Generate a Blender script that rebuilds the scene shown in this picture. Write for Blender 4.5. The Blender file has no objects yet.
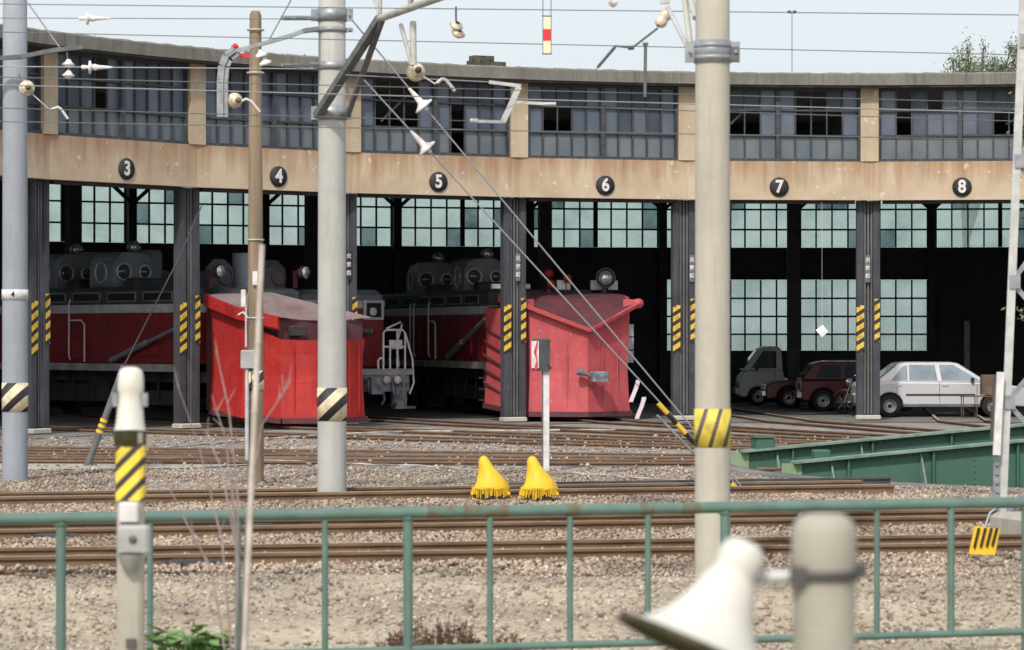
import bpy, bmesh, math, random
import numpy as np
from mathutils import Vector, Matrix
random.seed(7); rng = np.random.default_rng(7)
R_ = math.radians
S = bpy.context.scene
COL = S.collection
# ------------------------------------------------------------------ camera
H = 2.16; F = 3000.0; HZ = 332.3
cam = bpy.data.objects.new('camera', bpy.data.cameras.new('camera')); COL.objects.link(cam)
cam.location = (0, 0, H); cam.rotation_euler = (R_(90), 0, 0)
cam.data.sensor_width = 36; cam.data.lens = F/1024*36; cam.data.shift_y = (HZ-325)/1024
cam.data.clip_start = 0.5; cam.data.clip_end = 6000
cam.data.dof.use_dof = True; cam.data.dof.focus_distance = 66; cam.data.dof.aperture_fstop = 4.0
S.camera = cam
# ------------------------------------------------------------------ world, sun, exposure
SUN_EL = R_(46); SUN_AZ = R_(197)     # azimuth clockwise from +Y: behind the camera, a little to its left
w = bpy.data.worlds.new('World'); S.world = w; w.use_nodes = True
nt = w.node_tree; sky = nt.nodes.new('ShaderNodeTexSky'); sky.sky_type = 'NISHITA'; sky.sun_disc = False
sky.sun_elevation = SUN_EL; sky.sun_rotation = SUN_AZ; sky.air_density = 1.0; sky.dust_density = 4.0; sky.ozone_density = 1.0
bg = nt.nodes['Background']; bg.inputs[1].default_value = 0.15
hz = nt.nodes.new('ShaderNodeMix'); hz.data_type = 'RGBA'; hz.inputs[0].default_value = .62; hz.inputs[7].default_value = (4.2, 4.35, 4.5, 1)   # thin bright overcast veil over the whole sky
nt.links.new(sky.outputs[0], hz.inputs[6]); nt.links.new(hz.outputs[2], bg.inputs[0])
sd = bpy.data.lights.new('sun', 'SUN'); sun = bpy.data.objects.new('sun', sd); COL.objects.link(sun)
sd.energy = 2.1; sd.angle = R_(3.0); sd.color = (1, .955, .89)
dirv = Vector((math.sin(SUN_AZ)*math.cos(SUN_EL), math.cos(SUN_AZ)*math.cos(SUN_EL), math.sin(SUN_EL)))
sun.rotation_euler = dirv.to_track_quat('Z', 'Y').to_euler(); sun.location = (0, -20, 60)
S.view_settings.view_transform = 'Standard'; S.view_settings.look = 'None'
S.view_settings.exposure = 0.56; S.view_settings.gamma = 1.0; S.view_settings.use_curve_mapping = False

# ------------------------------------------------------------------ materials
def mat(name, c, c2=None, rough=.8, scale=3.0, stretch=(1, 1, 1), metal=0, bump=0, bscale=None, lo=.4, hi=.6, spec=.4, detail=6):
    m = bpy.data.materials.new(name); m.use_nodes = True; n = m.node_tree.nodes; l = m.node_tree.links
    b = n['Principled BSDF']; b.inputs['Roughness'].default_value = rough; b.inputs['Metallic'].default_value = metal
    b.inputs['Specular IOR Level'].default_value = spec
    b.inputs['Base Color'].default_value = (*c, 1)
    tc = n.new('ShaderNodeTexCoord'); mp = n.new('ShaderNodeMapping'); mp.inputs['Scale'].default_value = stretch
    l.new(tc.outputs['Object'], mp.inputs[0])
    if c2:
        t = n.new('ShaderNodeTexNoise'); t.inputs['Scale'].default_value = scale; t.inputs['Detail'].default_value = detail
        r = n.new('ShaderNodeValToRGB'); r.color_ramp.elements[0].position = lo; r.color_ramp.elements[1].position = hi
        r.color_ramp.elements[0].color = (*c, 1); r.color_ramp.elements[1].color = (*c2, 1)
        l.new(mp.outputs[0], t.inputs['Vector']); l.new(t.outputs[0], r.inputs[0]); l.new(r.outputs[0], b.inputs['Base Color'])
        m['ramp'] = r.name
    if bump:
        t2 = n.new('ShaderNodeTexNoise'); t2.inputs['Scale'].default_value = bscale or scale*6; t2.inputs['Detail'].default_value = 5
        bp = n.new('ShaderNodeBump'); bp.inputs['Strength'].default_value = min(1, bump); bp.inputs['Distance'].default_value = .02
        l.new(mp.outputs[0], t2.inputs['Vector']); l.new(t2.outputs[0], bp.inputs['Height']); l.new(bp.outputs[0], b.inputs['Normal'])
    return m

def stripes(name, ca, cb, period, slope, duty=.5, off=0., axis='X', rough=.6):
    """flat printed diagonal warning stripes in the thing's own coordinates"""
    m = bpy.data.materials.new(name); m.use_nodes = True; n = m.node_tree.nodes; l = m.node_tree.links
    b = n['Principled BSDF']; b.inputs['Roughness'].default_value = rough
    tc = n.new('ShaderNodeTexCoord'); sp = n.new('ShaderNodeSeparateXYZ'); l.new(tc.outputs['Object'], sp.inputs[0])
    mu = n.new('ShaderNodeMath'); mu.operation = 'MULTIPLY'; mu.inputs[1].default_value = -slope; l.new(sp.outputs[axis], mu.inputs[0])
    ad = n.new('ShaderNodeMath'); ad.operation = 'ADD'; l.new(mu.outputs[0], ad.inputs[0]); l.new(sp.outputs['Z'], ad.inputs[1])
    dv = n.new('ShaderNodeMath'); dv.operation = 'MULTIPLY_ADD'; dv.inputs[1].default_value = 1/period; dv.inputs[2].default_value = off+50; l.new(ad.outputs[0], dv.inputs[0])
    fr = n.new('ShaderNodeMath'); fr.operation = 'FRACT'; l.new(dv.outputs[0], fr.inputs[0])
    lt = n.new('ShaderNodeMath'); lt.operation = 'LESS_THAN'; lt.inputs[1].default_value = duty; l.new(fr.outputs[0], lt.inputs[0])
    tn = n.new('ShaderNodeTexNoise'); tn.inputs['Scale'].default_value = 9; tn.inputs['Detail'].default_value = 6; l.new(tc.outputs['Object'], tn.inputs['Vector'])
    r = n.new('ShaderNodeValToRGB'); r.color_ramp.elements[0].position = .3; r.color_ramp.elements[1].position = .55
    r.color_ramp.elements[0].color = (*[x*.6 for x in ca], 1); r.color_ramp.elements[1].color = (*ca, 1); l.new(tn.outputs[0], r.inputs[0])
    mx = n.new('ShaderNodeMix'); mx.data_type = 'RGBA'; l.new(lt.outputs[0], mx.inputs[0]); mx.inputs[6].default_value = (*cb, 1); l.new(r.outputs[0], mx.inputs[7])
    l.new(mx.outputs[2], b.inputs['Base Color'])
    return m

def streaked(name, c, rust, grime, top, amount=.5, sx=3.2, fall=1.0):
    """painted wall with rust and dirt streaks that run down from a sill at height `top`"""
    m = bpy.data.materials.new(name); m.use_nodes = True; n = m.node_tree.nodes; l = m.node_tree.links
    b = n['Principled BSDF']; b.inputs['Roughness'].default_value = .85
    g = n.new('ShaderNodeNewGeometry'); tc = n.new('ShaderNodeTexCoord')
    mp = n.new('ShaderNodeMapping'); mp.inputs['Scale'].default_value = (sx, sx, .22); l.new(tc.outputs['Object'], mp.inputs[0])
    t = n.new('ShaderNodeTexNoise'); t.inputs['Scale'].default_value = 1.5; t.inputs['Detail'].default_value = 7; t.inputs['Roughness'].default_value = .65; l.new(mp.outputs[0], t.inputs['Vector'])
    sp = n.new('ShaderNodeSeparateXYZ'); l.new(tc.outputs['Object'], sp.inputs[0])
    mr = n.new('ShaderNodeMapRange'); mr.inputs[1].default_value = top-fall; mr.inputs[2].default_value = top; mr.inputs[3].default_value = -.14; mr.inputs[4].default_value = .24
    l.new(sp.outputs['Z'], mr.inputs[0])
    ad = n.new('ShaderNodeMath'); ad.operation = 'ADD'; l.new(t.outputs[0], ad.inputs[0]); l.new(mr.outputs[0], ad.inputs[1])
    r = n.new('ShaderNodeValToRGB'); r.color_ramp.elements[0].position = .50; r.color_ramp.elements[1].position = .80
    r.color_ramp.elements[0].color = (0, 0, 0, 1); r.color_ramp.elements[1].color = (amount,)*3+(1,); l.new(ad.outputs[0], r.inputs[0])
    mx = n.new('ShaderNodeMix'); mx.data_type = 'RGBA'; mx.inputs[7].default_value = (*rust, 1); l.new(r.outputs[0], mx.inputs[0])
    t2 = n.new('ShaderNodeTexNoise'); t2.inputs['Scale'].default_value = .9; t2.inputs['Detail'].default_value = 8; t2.inputs['Roughness'].default_value = .6; l.new(tc.outputs['Object'], t2.inputs['Vector'])
    r2 = n.new('ShaderNodeValToRGB'); r2.color_ramp.elements[0].position = .38; r2.color_ramp.elements[1].position = .66
    r2.color_ramp.elements[0].color = (*c, 1); r2.color_ramp.elements[1].color = (*grime, 1); l.new(t2.outputs[0], r2.inputs[0]); l.new(r2.outputs[0], mx.inputs[6])
    t3 = n.new('ShaderNodeTexNoise'); t3.inputs['Scale'].default_value = 5; t3.inputs['Detail'].default_value = 8; l.new(tc.outputs['Object'], t3.inputs['Vector'])
    r3 = n.new('ShaderNodeValToRGB'); r3.color_ramp.elements[0].position = .66; r3.color_ramp.elements[1].position = .69
    r3.color_ramp.elements[0].color = (0, 0, 0, 1); r3.color_ramp.elements[1].color = (.6, .6, .6, 1); l.new(t3.outputs[0], r3.inputs[0])
    mx2 = n.new('ShaderNodeMix'); mx2.data_type = 'RGBA'; l.new(r3.outputs[0], mx2.inputs[0]); l.new(mx.outputs[2], mx2.inputs[6]); mx2.inputs[7].default_value = (.62, .56, .46, 1)
    l.new(mx2.outputs[2], b.inputs['Base Color'])
    bp = n.new('ShaderNodeBump'); bp.inputs['Strength'].default_value = .3; bp.inputs['Distance'].default_value = .02; l.new(t3.outputs[0], bp.inputs['Height']); l.new(bp.outputs[0], b.inputs['Normal'])
    return m

def worn_paint(name, c, c2, dark, scuff, runs=.6, chips=.6, rough=.5):
    """sun-worn paint: blotches, dirt runs down the plates, chipped pale or rusty spots"""
    m = bpy.data.materials.new(name); m.use_nodes = True; n = m.node_tree.nodes; l = m.node_tree.links
    b = n['Principled BSDF']; tc = n.new('ShaderNodeTexCoord')
    def tex(scale, st=(1, 1, 1), d=8, r=.65):
        mp = n.new('ShaderNodeMapping'); mp.inputs['Scale'].default_value = st; l.new(tc.outputs['Object'], mp.inputs[0])
        t = n.new('ShaderNodeTexNoise'); t.inputs['Scale'].default_value = scale; t.inputs['Detail'].default_value = d; t.inputs['Roughness'].default_value = r; l.new(mp.outputs[0], t.inputs['Vector']); return t.outputs[0]
    def ramp(src, p0, v0, p1, v1):
        r = n.new('ShaderNodeValToRGB'); r.color_ramp.elements[0].position = p0; r.color_ramp.elements[1].position = p1; r.color_ramp.elements[0].color = (*v0, 1); r.color_ramp.elements[1].color = (*v1, 1); l.new(src, r.inputs[0]); return r.outputs[0]
    def mix(f, a_, b_, typ='MIX'):
        x = n.new('ShaderNodeMix'); x.data_type = 'RGBA'; l.new(f, x.inputs[0]); l.new(a_, x.inputs[6])
        if isinstance(b_, tuple): x.inputs[7].default_value = (*b_, 1)
        else: l.new(b_, x.inputs[7])
        return x.outputs[2]
    base = ramp(tex(1.1), .36, c, .66, c2)
    f1 = ramp(tex(1.6, (5, 5, .35)), .52, (0, 0, 0), .74, (runs,)*3); col = mix(f1, base, dark)
    f2 = ramp(tex(7, (1, 1, 1), 10, .75), .60, (0, 0, 0), .68, (chips,)*3); col = mix(f2, col, scuff)
    f3 = ramp(tex(2.2, (1, 1, 2.5), 10, .8), .60, (0, 0, 0), .70, (chips*.6,)*3); col = mix(f3, col, dark)
    l.new(col, b.inputs['Base Color'])
    rr = ramp(tex(3), .3, (rough-.12,)*3, .7, (rough+.2,)*3); l.new(rr, b.inputs['Roughness'])
    bp = n.new('ShaderNodeBump'); bp.inputs['Strength'].default_value = .35; bp.inputs['Distance'].default_value = .05; l.new(tex(1.7, (1, 1, 1), 4), bp.inputs['Height']); l.new(bp.outputs[0], b.inputs['Normal'])
    return m

def pane_mat(name, c, c2, rough=.35):
    m = mat(name, c, c2, rough=rough, scale=1.7, stretch=(1, 1, .8), lo=.35, hi=.7, spec=.5)
    n = m.node_tree.nodes; l = m.node_tree.links; b = n['Principled BSDF']
    return m

def translucent(name, c, c2, see=.25):
    m = bpy.data.materials.new(name); m.use_nodes = True; n = m.node_tree.nodes; l = m.node_tree.links
    n.remove(n['Principled BSDF']); out = n['Material Output']
    tc = n.new('ShaderNodeTexCoord'); t = n.new('ShaderNodeTexNoise'); t.inputs['Scale'].default_value = .7; t.inputs['Detail'].default_value = 7; t.inputs['Roughness'].default_value = .7
    l.new(tc.outputs['Object'], t.inputs['Vector'])
    r = n.new('ShaderNodeValToRGB'); r.color_ramp.elements[0].position = .42; r.color_ramp.elements[1].position = .7
    r.color_ramp.elements[0].color = (*c, 1); r.color_ramp.elements[1].color = (*c2, 1); l.new(t.outputs[0], r.inputs[0])
    tr = n.new('ShaderNodeBsdfTranslucent'); tp = n.new('ShaderNodeBsdfTransparent'); mx = n.new('ShaderNodeMixShader'); mx.inputs[0].default_value = see
    l.new(r.outputs[0], tr.inputs[0]); l.new(r.outputs[0], tp.inputs[0]); l.new(tr.outputs[0], mx.inputs[1]); l.new(tp.outputs[0], mx.inputs[2]); l.new(mx.outputs[0], out.inputs[0])
    return m

def stone_mat(name, cols, rough=.9):
    m = bpy.data.materials.new(name); m.use_nodes = True; n = m.node_tree.nodes; l = m.node_tree.links
    b = n['Principled BSDF']; b.inputs['Roughness'].default_value = rough; b.inputs['Specular IOR Level'].default_value = .2
    g = n.new('ShaderNodeNewGeometry'); r = n.new('ShaderNodeValToRGB'); r.color_ramp.interpolation = 'LINEAR'
    while len(r.color_ramp.elements) < len(cols): r.color_ramp.elements.new(.5)
    for i, c in enumerate(cols): r.color_ramp.elements[i].position = i/(len(cols)-1); r.color_ramp.elements[i].color = (*c, 1)
    l.new(g.outputs['Random Per Island'], r.inputs[0])
    t = n.new('ShaderNodeTexNoise'); t.inputs['Scale'].default_value = .9; t.inputs['Detail'].default_value = 7
    tc = n.new('ShaderNodeTexCoord'); l.new(tc.outputs['Object'], t.inputs['Vector'])
    mr = n.new('ShaderNodeMapRange'); mr.inputs[1].default_value = .3; mr.inputs[2].default_value = .7; mr.inputs[3].default_value = .55; mr.inputs[4].default_value = 1.2; l.new(t.outputs[0], mr.inputs[0])
    mx = n.new('ShaderNodeVectorMath'); mx.operation = 'SCALE'; l.new(r.outputs[0], mx.inputs[0]); l.new(mr.outputs[0], mx.inputs['Scale']); l.new(mx.outputs[0], b.inputs['Base Color'])
    return m

M = {}
M['concrete_pole'] = worn_paint('concrete_pole', (.44, .445, .42), (.36, .365, .34), (.20, .20, .18), (.46, .46, .43), .45, .35, .8)
M['concrete_blue'] = worn_paint('concrete_blue', (.29, .315, .355), (.24, .26, .295), (.17, .18, .20), (.36, .38, .41), .45, .35, .8)
M['concrete_warm'] = worn_paint('concrete_warm', (.44, .42, .355), (.37, .35, .295), (.22, .21, .17), (.47, .45, .39), .45, .35, .8)
M['concrete_near'] = worn_paint('concrete_near', (.38, .365, .31), (.30, .29, .23), (.15, .155, .09), (.44, .42, .37), .6, .35, .85)
M['concrete_floor'] = mat('concrete_floor', (.22, .21, .20), (.12, .115, .11), rough=.8, scale=.8, lo=.35, hi=.65, bump=.2)
M['roof_concrete'] = worn_paint('roof_concrete', (.19, .18, .155), (.14, .135, .115), (.07, .068, .058), (.30, .28, .24), .8, .5, .9)
M['moss'] = mat('moss', (.10, .095, .07), (.045, .045, .03), rough=1, scale=9, bump=.6)
M['wall_paint'] = streaked('wall_paint', (.49, .40, .285), (.27, .125, .055), (.38, .29, .195), 6.38, .72, 2.4, 1.0)
M['pilaster'] = streaked('pilaster', (.46, .38, .27), (.30, .19, .10), (.34, .27, .19), 8.2, .35, 4, 3)
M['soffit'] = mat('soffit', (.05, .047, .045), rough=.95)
M['frame_dark'] = mat('frame_dark', (.035, .042, .055), (.06, .06, .065), rough=.7, scale=6)
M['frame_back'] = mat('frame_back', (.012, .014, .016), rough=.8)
M['pane_light'] = pane_mat('pane_light', (.105, .13, .17), (.07, .09, .125))
M['pane_mid'] = pane_mat('pane_mid', (.065, .083, .115), (.045, .06, .088))
M['pane_dark'] = pane_mat('pane_dark', (.035, .045, .065), (.05, .065, .09), .6)
M['pane_low'] = pane_mat('pane_low', (.09, .115, .14), (.14, .16, .17))
M['back_pane'] = translucent('back_pane', (.80, .96, .88), (.52, .68, .62), .35)
M['back_pane_dirty'] = translucent('back_pane_dirty', (.30, .42, .40), (.08, .12, .12), .2)
M['post_wood'] = worn_paint('post_wood', (.062, .065, .078), (.038, .038, .047), (.022, .021, .026), (.19, .18, .18), .8, .45, .85)
M['post_wood2'] = worn_paint('post_wood2', (.14, .14, .145), (.085, .082, .085), (.04, .035, .033), (.24, .22, .20), .8, .45, .85)
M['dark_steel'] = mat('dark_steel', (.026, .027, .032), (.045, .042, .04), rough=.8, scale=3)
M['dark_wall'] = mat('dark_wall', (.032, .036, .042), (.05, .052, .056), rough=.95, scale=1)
M['plate_black'] = mat('plate_black', (.022, .02, .022), (.035, .032, .034), rough=.7, scale=8)
M['paint_white'] = mat('paint_white', (.66, .65, .65), (.52, .51, .5), rough=.6, scale=8)
M['sign_grey'] = mat('sign_grey', (.15, .15, .17), (.11, .11, .12), rough=.7, scale=6)
M['hazard_post'] = stripes('hazard_post', (.66, .43, .05), (.022, .02, .022), .235, .62, .55)
M['hazard_cream'] = stripes('hazard_cream', (.72, .62, .42), (.022, .02, .022), .30, .95, .55)
M['hazard_fat'] = stripes('hazard_fat', (.66, .52, .07), (.09, .08, .075), .44, 3.4, .72)
M['hazard_near'] = stripes('hazard_near', (.80, .60, .06), (.03, .028, .03), .105, 1.0, .58)
M['hazard_guard'] = stripes('hazard_guard', (.80, .55, .05), (.03, .03, .03), .30, 0, .5)
M['rail_rust'] = mat('rail_rust', (.19, .12, .07), (.11, .068, .04), rough=.85, scale=3, stretch=(.4, 3, 3), lo=.35, hi=.7, bump=.2)
M['rail_orange'] = mat('rail_orange', (.18, .115, .075), (.11, .07, .05), rough=.85, scale=3, lo=.35, hi=.7)
M['rail_top'] = mat('rail_top', (.42, .33, .24), (.34, .26, .19), rough=.6, scale=2)
M['rail_dark'] = mat('rail_dark', (.05, .05, .055), (.08, .075, .075), rough=.7, scale=4)
M['sleeper'] = mat('sleeper', (.11, .075, .055), (.055, .04, .03), rough=.95, scale=4, stretch=(.4, 2, 1), bump=.5)
M['girder_green'] = mat('girder_green', (.055, .135, .095), (.04, .10, .07), rough=.6, scale=1.2, bump=.05, lo=.35, hi=.7)
M['girder_edge'] = mat('girder_edge', (.20, .27, .22), (.12, .19, .15), rough=.7, scale=4)
M['girder_pale'] = mat('girder_pale', (.21, .30, .17), (.16, .24, .14), rough=.7, scale=6)
M['fence_green'] = mat('fence_green', (.11, .185, .155), (.085, .145, .12), rough=.5, scale=6, lo=.35, hi=.7, bump=.1)
M['fence_rust'] = mat('fence_rust', (.13, .09, .06), (.09, .16, .12), rough=.8, scale=14)
M['galv'] = mat('galv', (.32, .34, .36), (.23, .25, .27), rough=.5, scale=8, metal=.4)
M['galv_pale'] = mat('galv_pale', (.52, .53, .52), (.42, .43, .42), rough=.6, scale=6, metal=.2)
M['steel_grey'] = mat('steel_grey', (.13, .14, .14), (.09, .095, .1), rough=.6, scale=5)
M['beam_pale'] = mat('beam_pale', (.42, .42, .38), (.33, .33, .3), rough=.7, scale=4)
M['wire'] = mat('wire', (.16, .19, .17), rough=.5, metal=.5)
M['wire_pale'] = mat('wire_pale', (.30, .31, .34), rough=.5, metal=.3)
M['wire_dark'] = mat('wire_dark', (.06, .06, .07), rough=.6)
M['porcelain'] = mat('porcelain', (.74, .72, .74), (.62, .58, .52), rough=.25, scale=14, spec=.6)
M['porcelain_cream'] = mat('porcelain_cream', (.66, .60, .48), (.46, .38, .26), rough=.25, scale=14, spec=.6)
M['wood_pole'] = mat('wood_pole', (.27, .205, .135), (.17, .13, .09), rough=.9, scale=3, stretch=(4, 4, .3), bump=.4, lo=.35, hi=.65)
M['bamboo'] = mat('bamboo', (.48, .43, .38), (.34, .29, .26), rough=.8, scale=5, stretch=(1, 1, 1))
M['twig'] = mat('twig', (.32, .26, .27), (.22, .18, .17), rough=.9, scale=8)
M['plow_red'] = worn_paint('plow_red', (.44, .024, .018), (.31, .016, .015), (.10, .012, .014), (.40, .14, .12), .75, .5, .5)
M['plow_faded'] = worn_paint('plow_faded', (.50, .085, .095), (.37, .052, .062), (.20, .04, .045), (.58, .34, .33), .6, .6, .6)
M['plow_plate'] = worn_paint('plow_plate', (.25, .20, .20), (.16, .10, .10), (.08, .05, .05), (.30, .08, .08), .5, .7, .8)
M['plow_dark'] = worn_paint('plow_dark', (.075, .024, .03), (.12, .03, .04), (.03, .018, .02), (.24, .07, .08), .5, .6, .7)
M['loco_red'] = worn_paint('loco_red', (.26, .016, .022), (.19, .013, .018), (.07, .012, .014), (.30, .10, .10), .5, .3, .5)
M['loco_grey'] = mat('loco_grey', (.20, .23, .26), (.14, .16, .19), rough=.6, scale=1.5)
M['loco_dark'] = mat('loco_dark', (.035, .04, .045), (.06, .065, .07), rough=.7, scale=2)
M['loco_band'] = mat('loco_band', (.58, .58, .60), (.45, .45, .47), rough=.6, scale=3)
M['sill_grey'] = mat('sill_grey', (.42, .42, .40), (.28, .27, .26), rough=.7, scale=2)
M['handrail'] = mat('handrail', (.72, .72, .74), rough=.5)
M['lamp_glass'] = mat('lamp_glass', (.55, .57, .60), (.25, .27, .3), rough=.15, scale=20, metal=.6)
M['ring_metal'] = mat('ring_metal', (.50, .52, .53), rough=.4, metal=.4)
M['underframe'] = mat('underframe', (.03, .028, .028), (.05, .045, .042), rough=.9, scale=3)
M['coupler'] = mat('coupler', (.22, .24, .27), (.10, .11, .12), rough=.6, scale=6)
M['yellow'] = worn_paint('yellow', (.78, .50, .02), (.66, .40, .015), (.34, .20, .03), (.80, .60, .16), .35, .3, .6)
M['black'] = mat('black', (.015, .015, .016), rough=.8)
M['car_silver'] = mat('car_silver', (.55, .55, .57), rough=.3, metal=.25, spec=.6)
M['car_maroon'] = mat('car_maroon', (.10, .006, .016), rough=.25, spec=.6)
M['car_black'] = mat('car_black', (.012, .013, .016), rough=.2, spec=.6)
M['van_green'] = mat('van_green', (.52, .58, .54), rough=.35)
M['car_glass'] = mat('car_glass', (.05, .065, .08), rough=.06, spec=.9)
M['car_glass_pale'] = mat('car_glass_pale', (.22, .28, .32), (.15, .19, .23), rough=.06, spec=.9, scale=2)
M['tyre'] = mat('tyre', (.018, .018, .019), rough=.9)
M['hub'] = mat('hub', (.42, .43, .45), rough=.35, metal=.7)
M['chrome'] = mat('chrome', (.7, .7, .72), rough=.15, metal=1)
M['red'] = mat('red', (.62, .03, .04), rough=.6)
M['cream'] = mat('cream', (.78, .72, .45), rough=.6)
M['horn_white'] = worn_paint('horn_white', (.62, .61, .55), (.54, .53, .47), (.34, .32, .24), (.42, .38, .28), .35, .3, .45)
M['horn_inside'] = mat('horn_inside', (.055, .05, .012), (.03, .028, .01), rough=.6, scale=8)
M['grey_box'] = mat('grey_box', (.36, .37, .36), (.28, .29, .28), rough=.6, scale=5)
M['leaf_green'] = stone_mat('leaf_green', [(.10, .13, .06), (.17, .20, .10), (.22, .25, .13), (.11, .14, .07)])
M['leaf_bright'] = stone_mat('leaf_bright', [(.05, .13, .035), (.10, .22, .06), (.20, .33, .12), (.14, .28, .09)])
M['leaf_weed'] = stone_mat('leaf_weed', [(.24, .12, .08), (.14, .13, .06), (.34, .15, .12), (.26, .20, .10)])
M['bark'] = mat('bark', (.12, .10, .08), (.07, .06, .05), rough=.95, scale=5, bump=.5)
M['paper'] = mat('paper', (.78, .74, .78), rough=.8)
M['pink_tag'] = mat('pink_tag', (.72, .60, .70), rough=.7)
M['rope'] = mat('rope', (.52, .48, .44), (.24, .20, .17), rough=.9, scale=2.5)
M['timber_brown'] = mat('timber_brown', (.16, .11, .075), (.09, .065, .05), rough=.9, scale=4)
M['ballast'] = stone_mat('ballast', [(.40, .32, .24), (.26, .20, .155), (.46, .39, .31), (.31, .22, .15), (.54, .48, .40), (.36, .25, .17), (.20, .16, .13), (.42, .35, .28)])
M['gravel'] = stone_mat('gravel', [(.48, .43, .36), (.30, .26, .215), (.58, .54, .47), (.40, .32, .25), (.66, .62, .57), (.44, .40, .34), (.22, .20, .17)])

def ground_mat():
    m = bpy.data.materials.new('ground'); m.use_nodes = True; n = m.node_tree.nodes; l = m.node_tree.links
    b = n['Principled BSDF']; b.inputs['Roughness'].default_value = .95; b.inputs['Specular IOR Level'].default_value = .15
    g = n.new('ShaderNodeNewGeometry')
    def noise(s, d=8, st=None):
        t = n.new('ShaderNodeTexNoise'); t.inputs['Scale'].default_value = s; t.inputs['Detail'].default_value = d; t.inputs['Roughness'].default_value = .65
        if st:
            mp = n.new('ShaderNodeMapping'); mp.inputs['Scale'].default_value = st; l.new(g.outputs['Position'], mp.inputs[0]); l.new(mp.outputs[0], t.inputs['Vector'])
        else: l.new(g.outputs['Position'], t.inputs['Vector'])
        return t
    def ramp(src, a, ca, bb, cb):
        r = n.new('ShaderNodeValToRGB'); r.color_ramp.elements[0].position = a; r.color_ramp.elements[1].position = bb
        r.color_ramp.elements[0].color = (*ca, 1); r.color_ramp.elements[1].color = (*cb, 1); l.new(src, r.inputs[0]); return r
    fine = ramp(noise(14).outputs[0], .35, (.34, .285, .21), .65, (.54, .475, .37))
    yard = ramp(noise(3, 10, (1, 1, 1)).outputs[0], .35, (.19, .18, .17), .66, (.40, .385, .37))
    sp = n.new('ShaderNodeSeparateXYZ'); l.new(g.outputs['Position'], sp.inputs[0])
    f1 = n.new('ShaderNodeMapRange'); f1.inputs[1].default_value = 34; f1.inputs[2].default_value = 42; l.new(sp.outputs[1], f1.inputs[0])
    mx = n.new('ShaderNodeMix'); mx.data_type = 'RGBA'; l.new(f1.outputs[0], mx.inputs[0]); l.new(fine.outputs[0], mx.inputs[6]); l.new(yard.outputs[0], mx.inputs[7])
    big = ramp(noise(.6, 5, (1, 1.6, 1)).outputs[0], .35, (.7, .68, .66), .65, (1.1, 1.08, 1.05))
    mm = n.new('ShaderNodeMix'); mm.data_type = 'RGBA'; mm.blend_type = 'MULTIPLY'; mm.inputs[0].default_value = 1; l.new(mx.outputs[2], mm.inputs[6]); l.new(big.outputs[0], mm.inputs[7])
    l.new(mm.outputs[2], b.inputs['Base Color'])
    bp = n.new('ShaderNodeBump'); bp.inputs['Strength'].default_value = .8; bp.inputs['Distance'].default_value = .03; l.new(noise(22, 6).outputs[0], bp.inputs['Height']); l.new(bp.outputs[0], b.inputs['Normal'])
    return m
M['ground'] = ground_mat()

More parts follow.
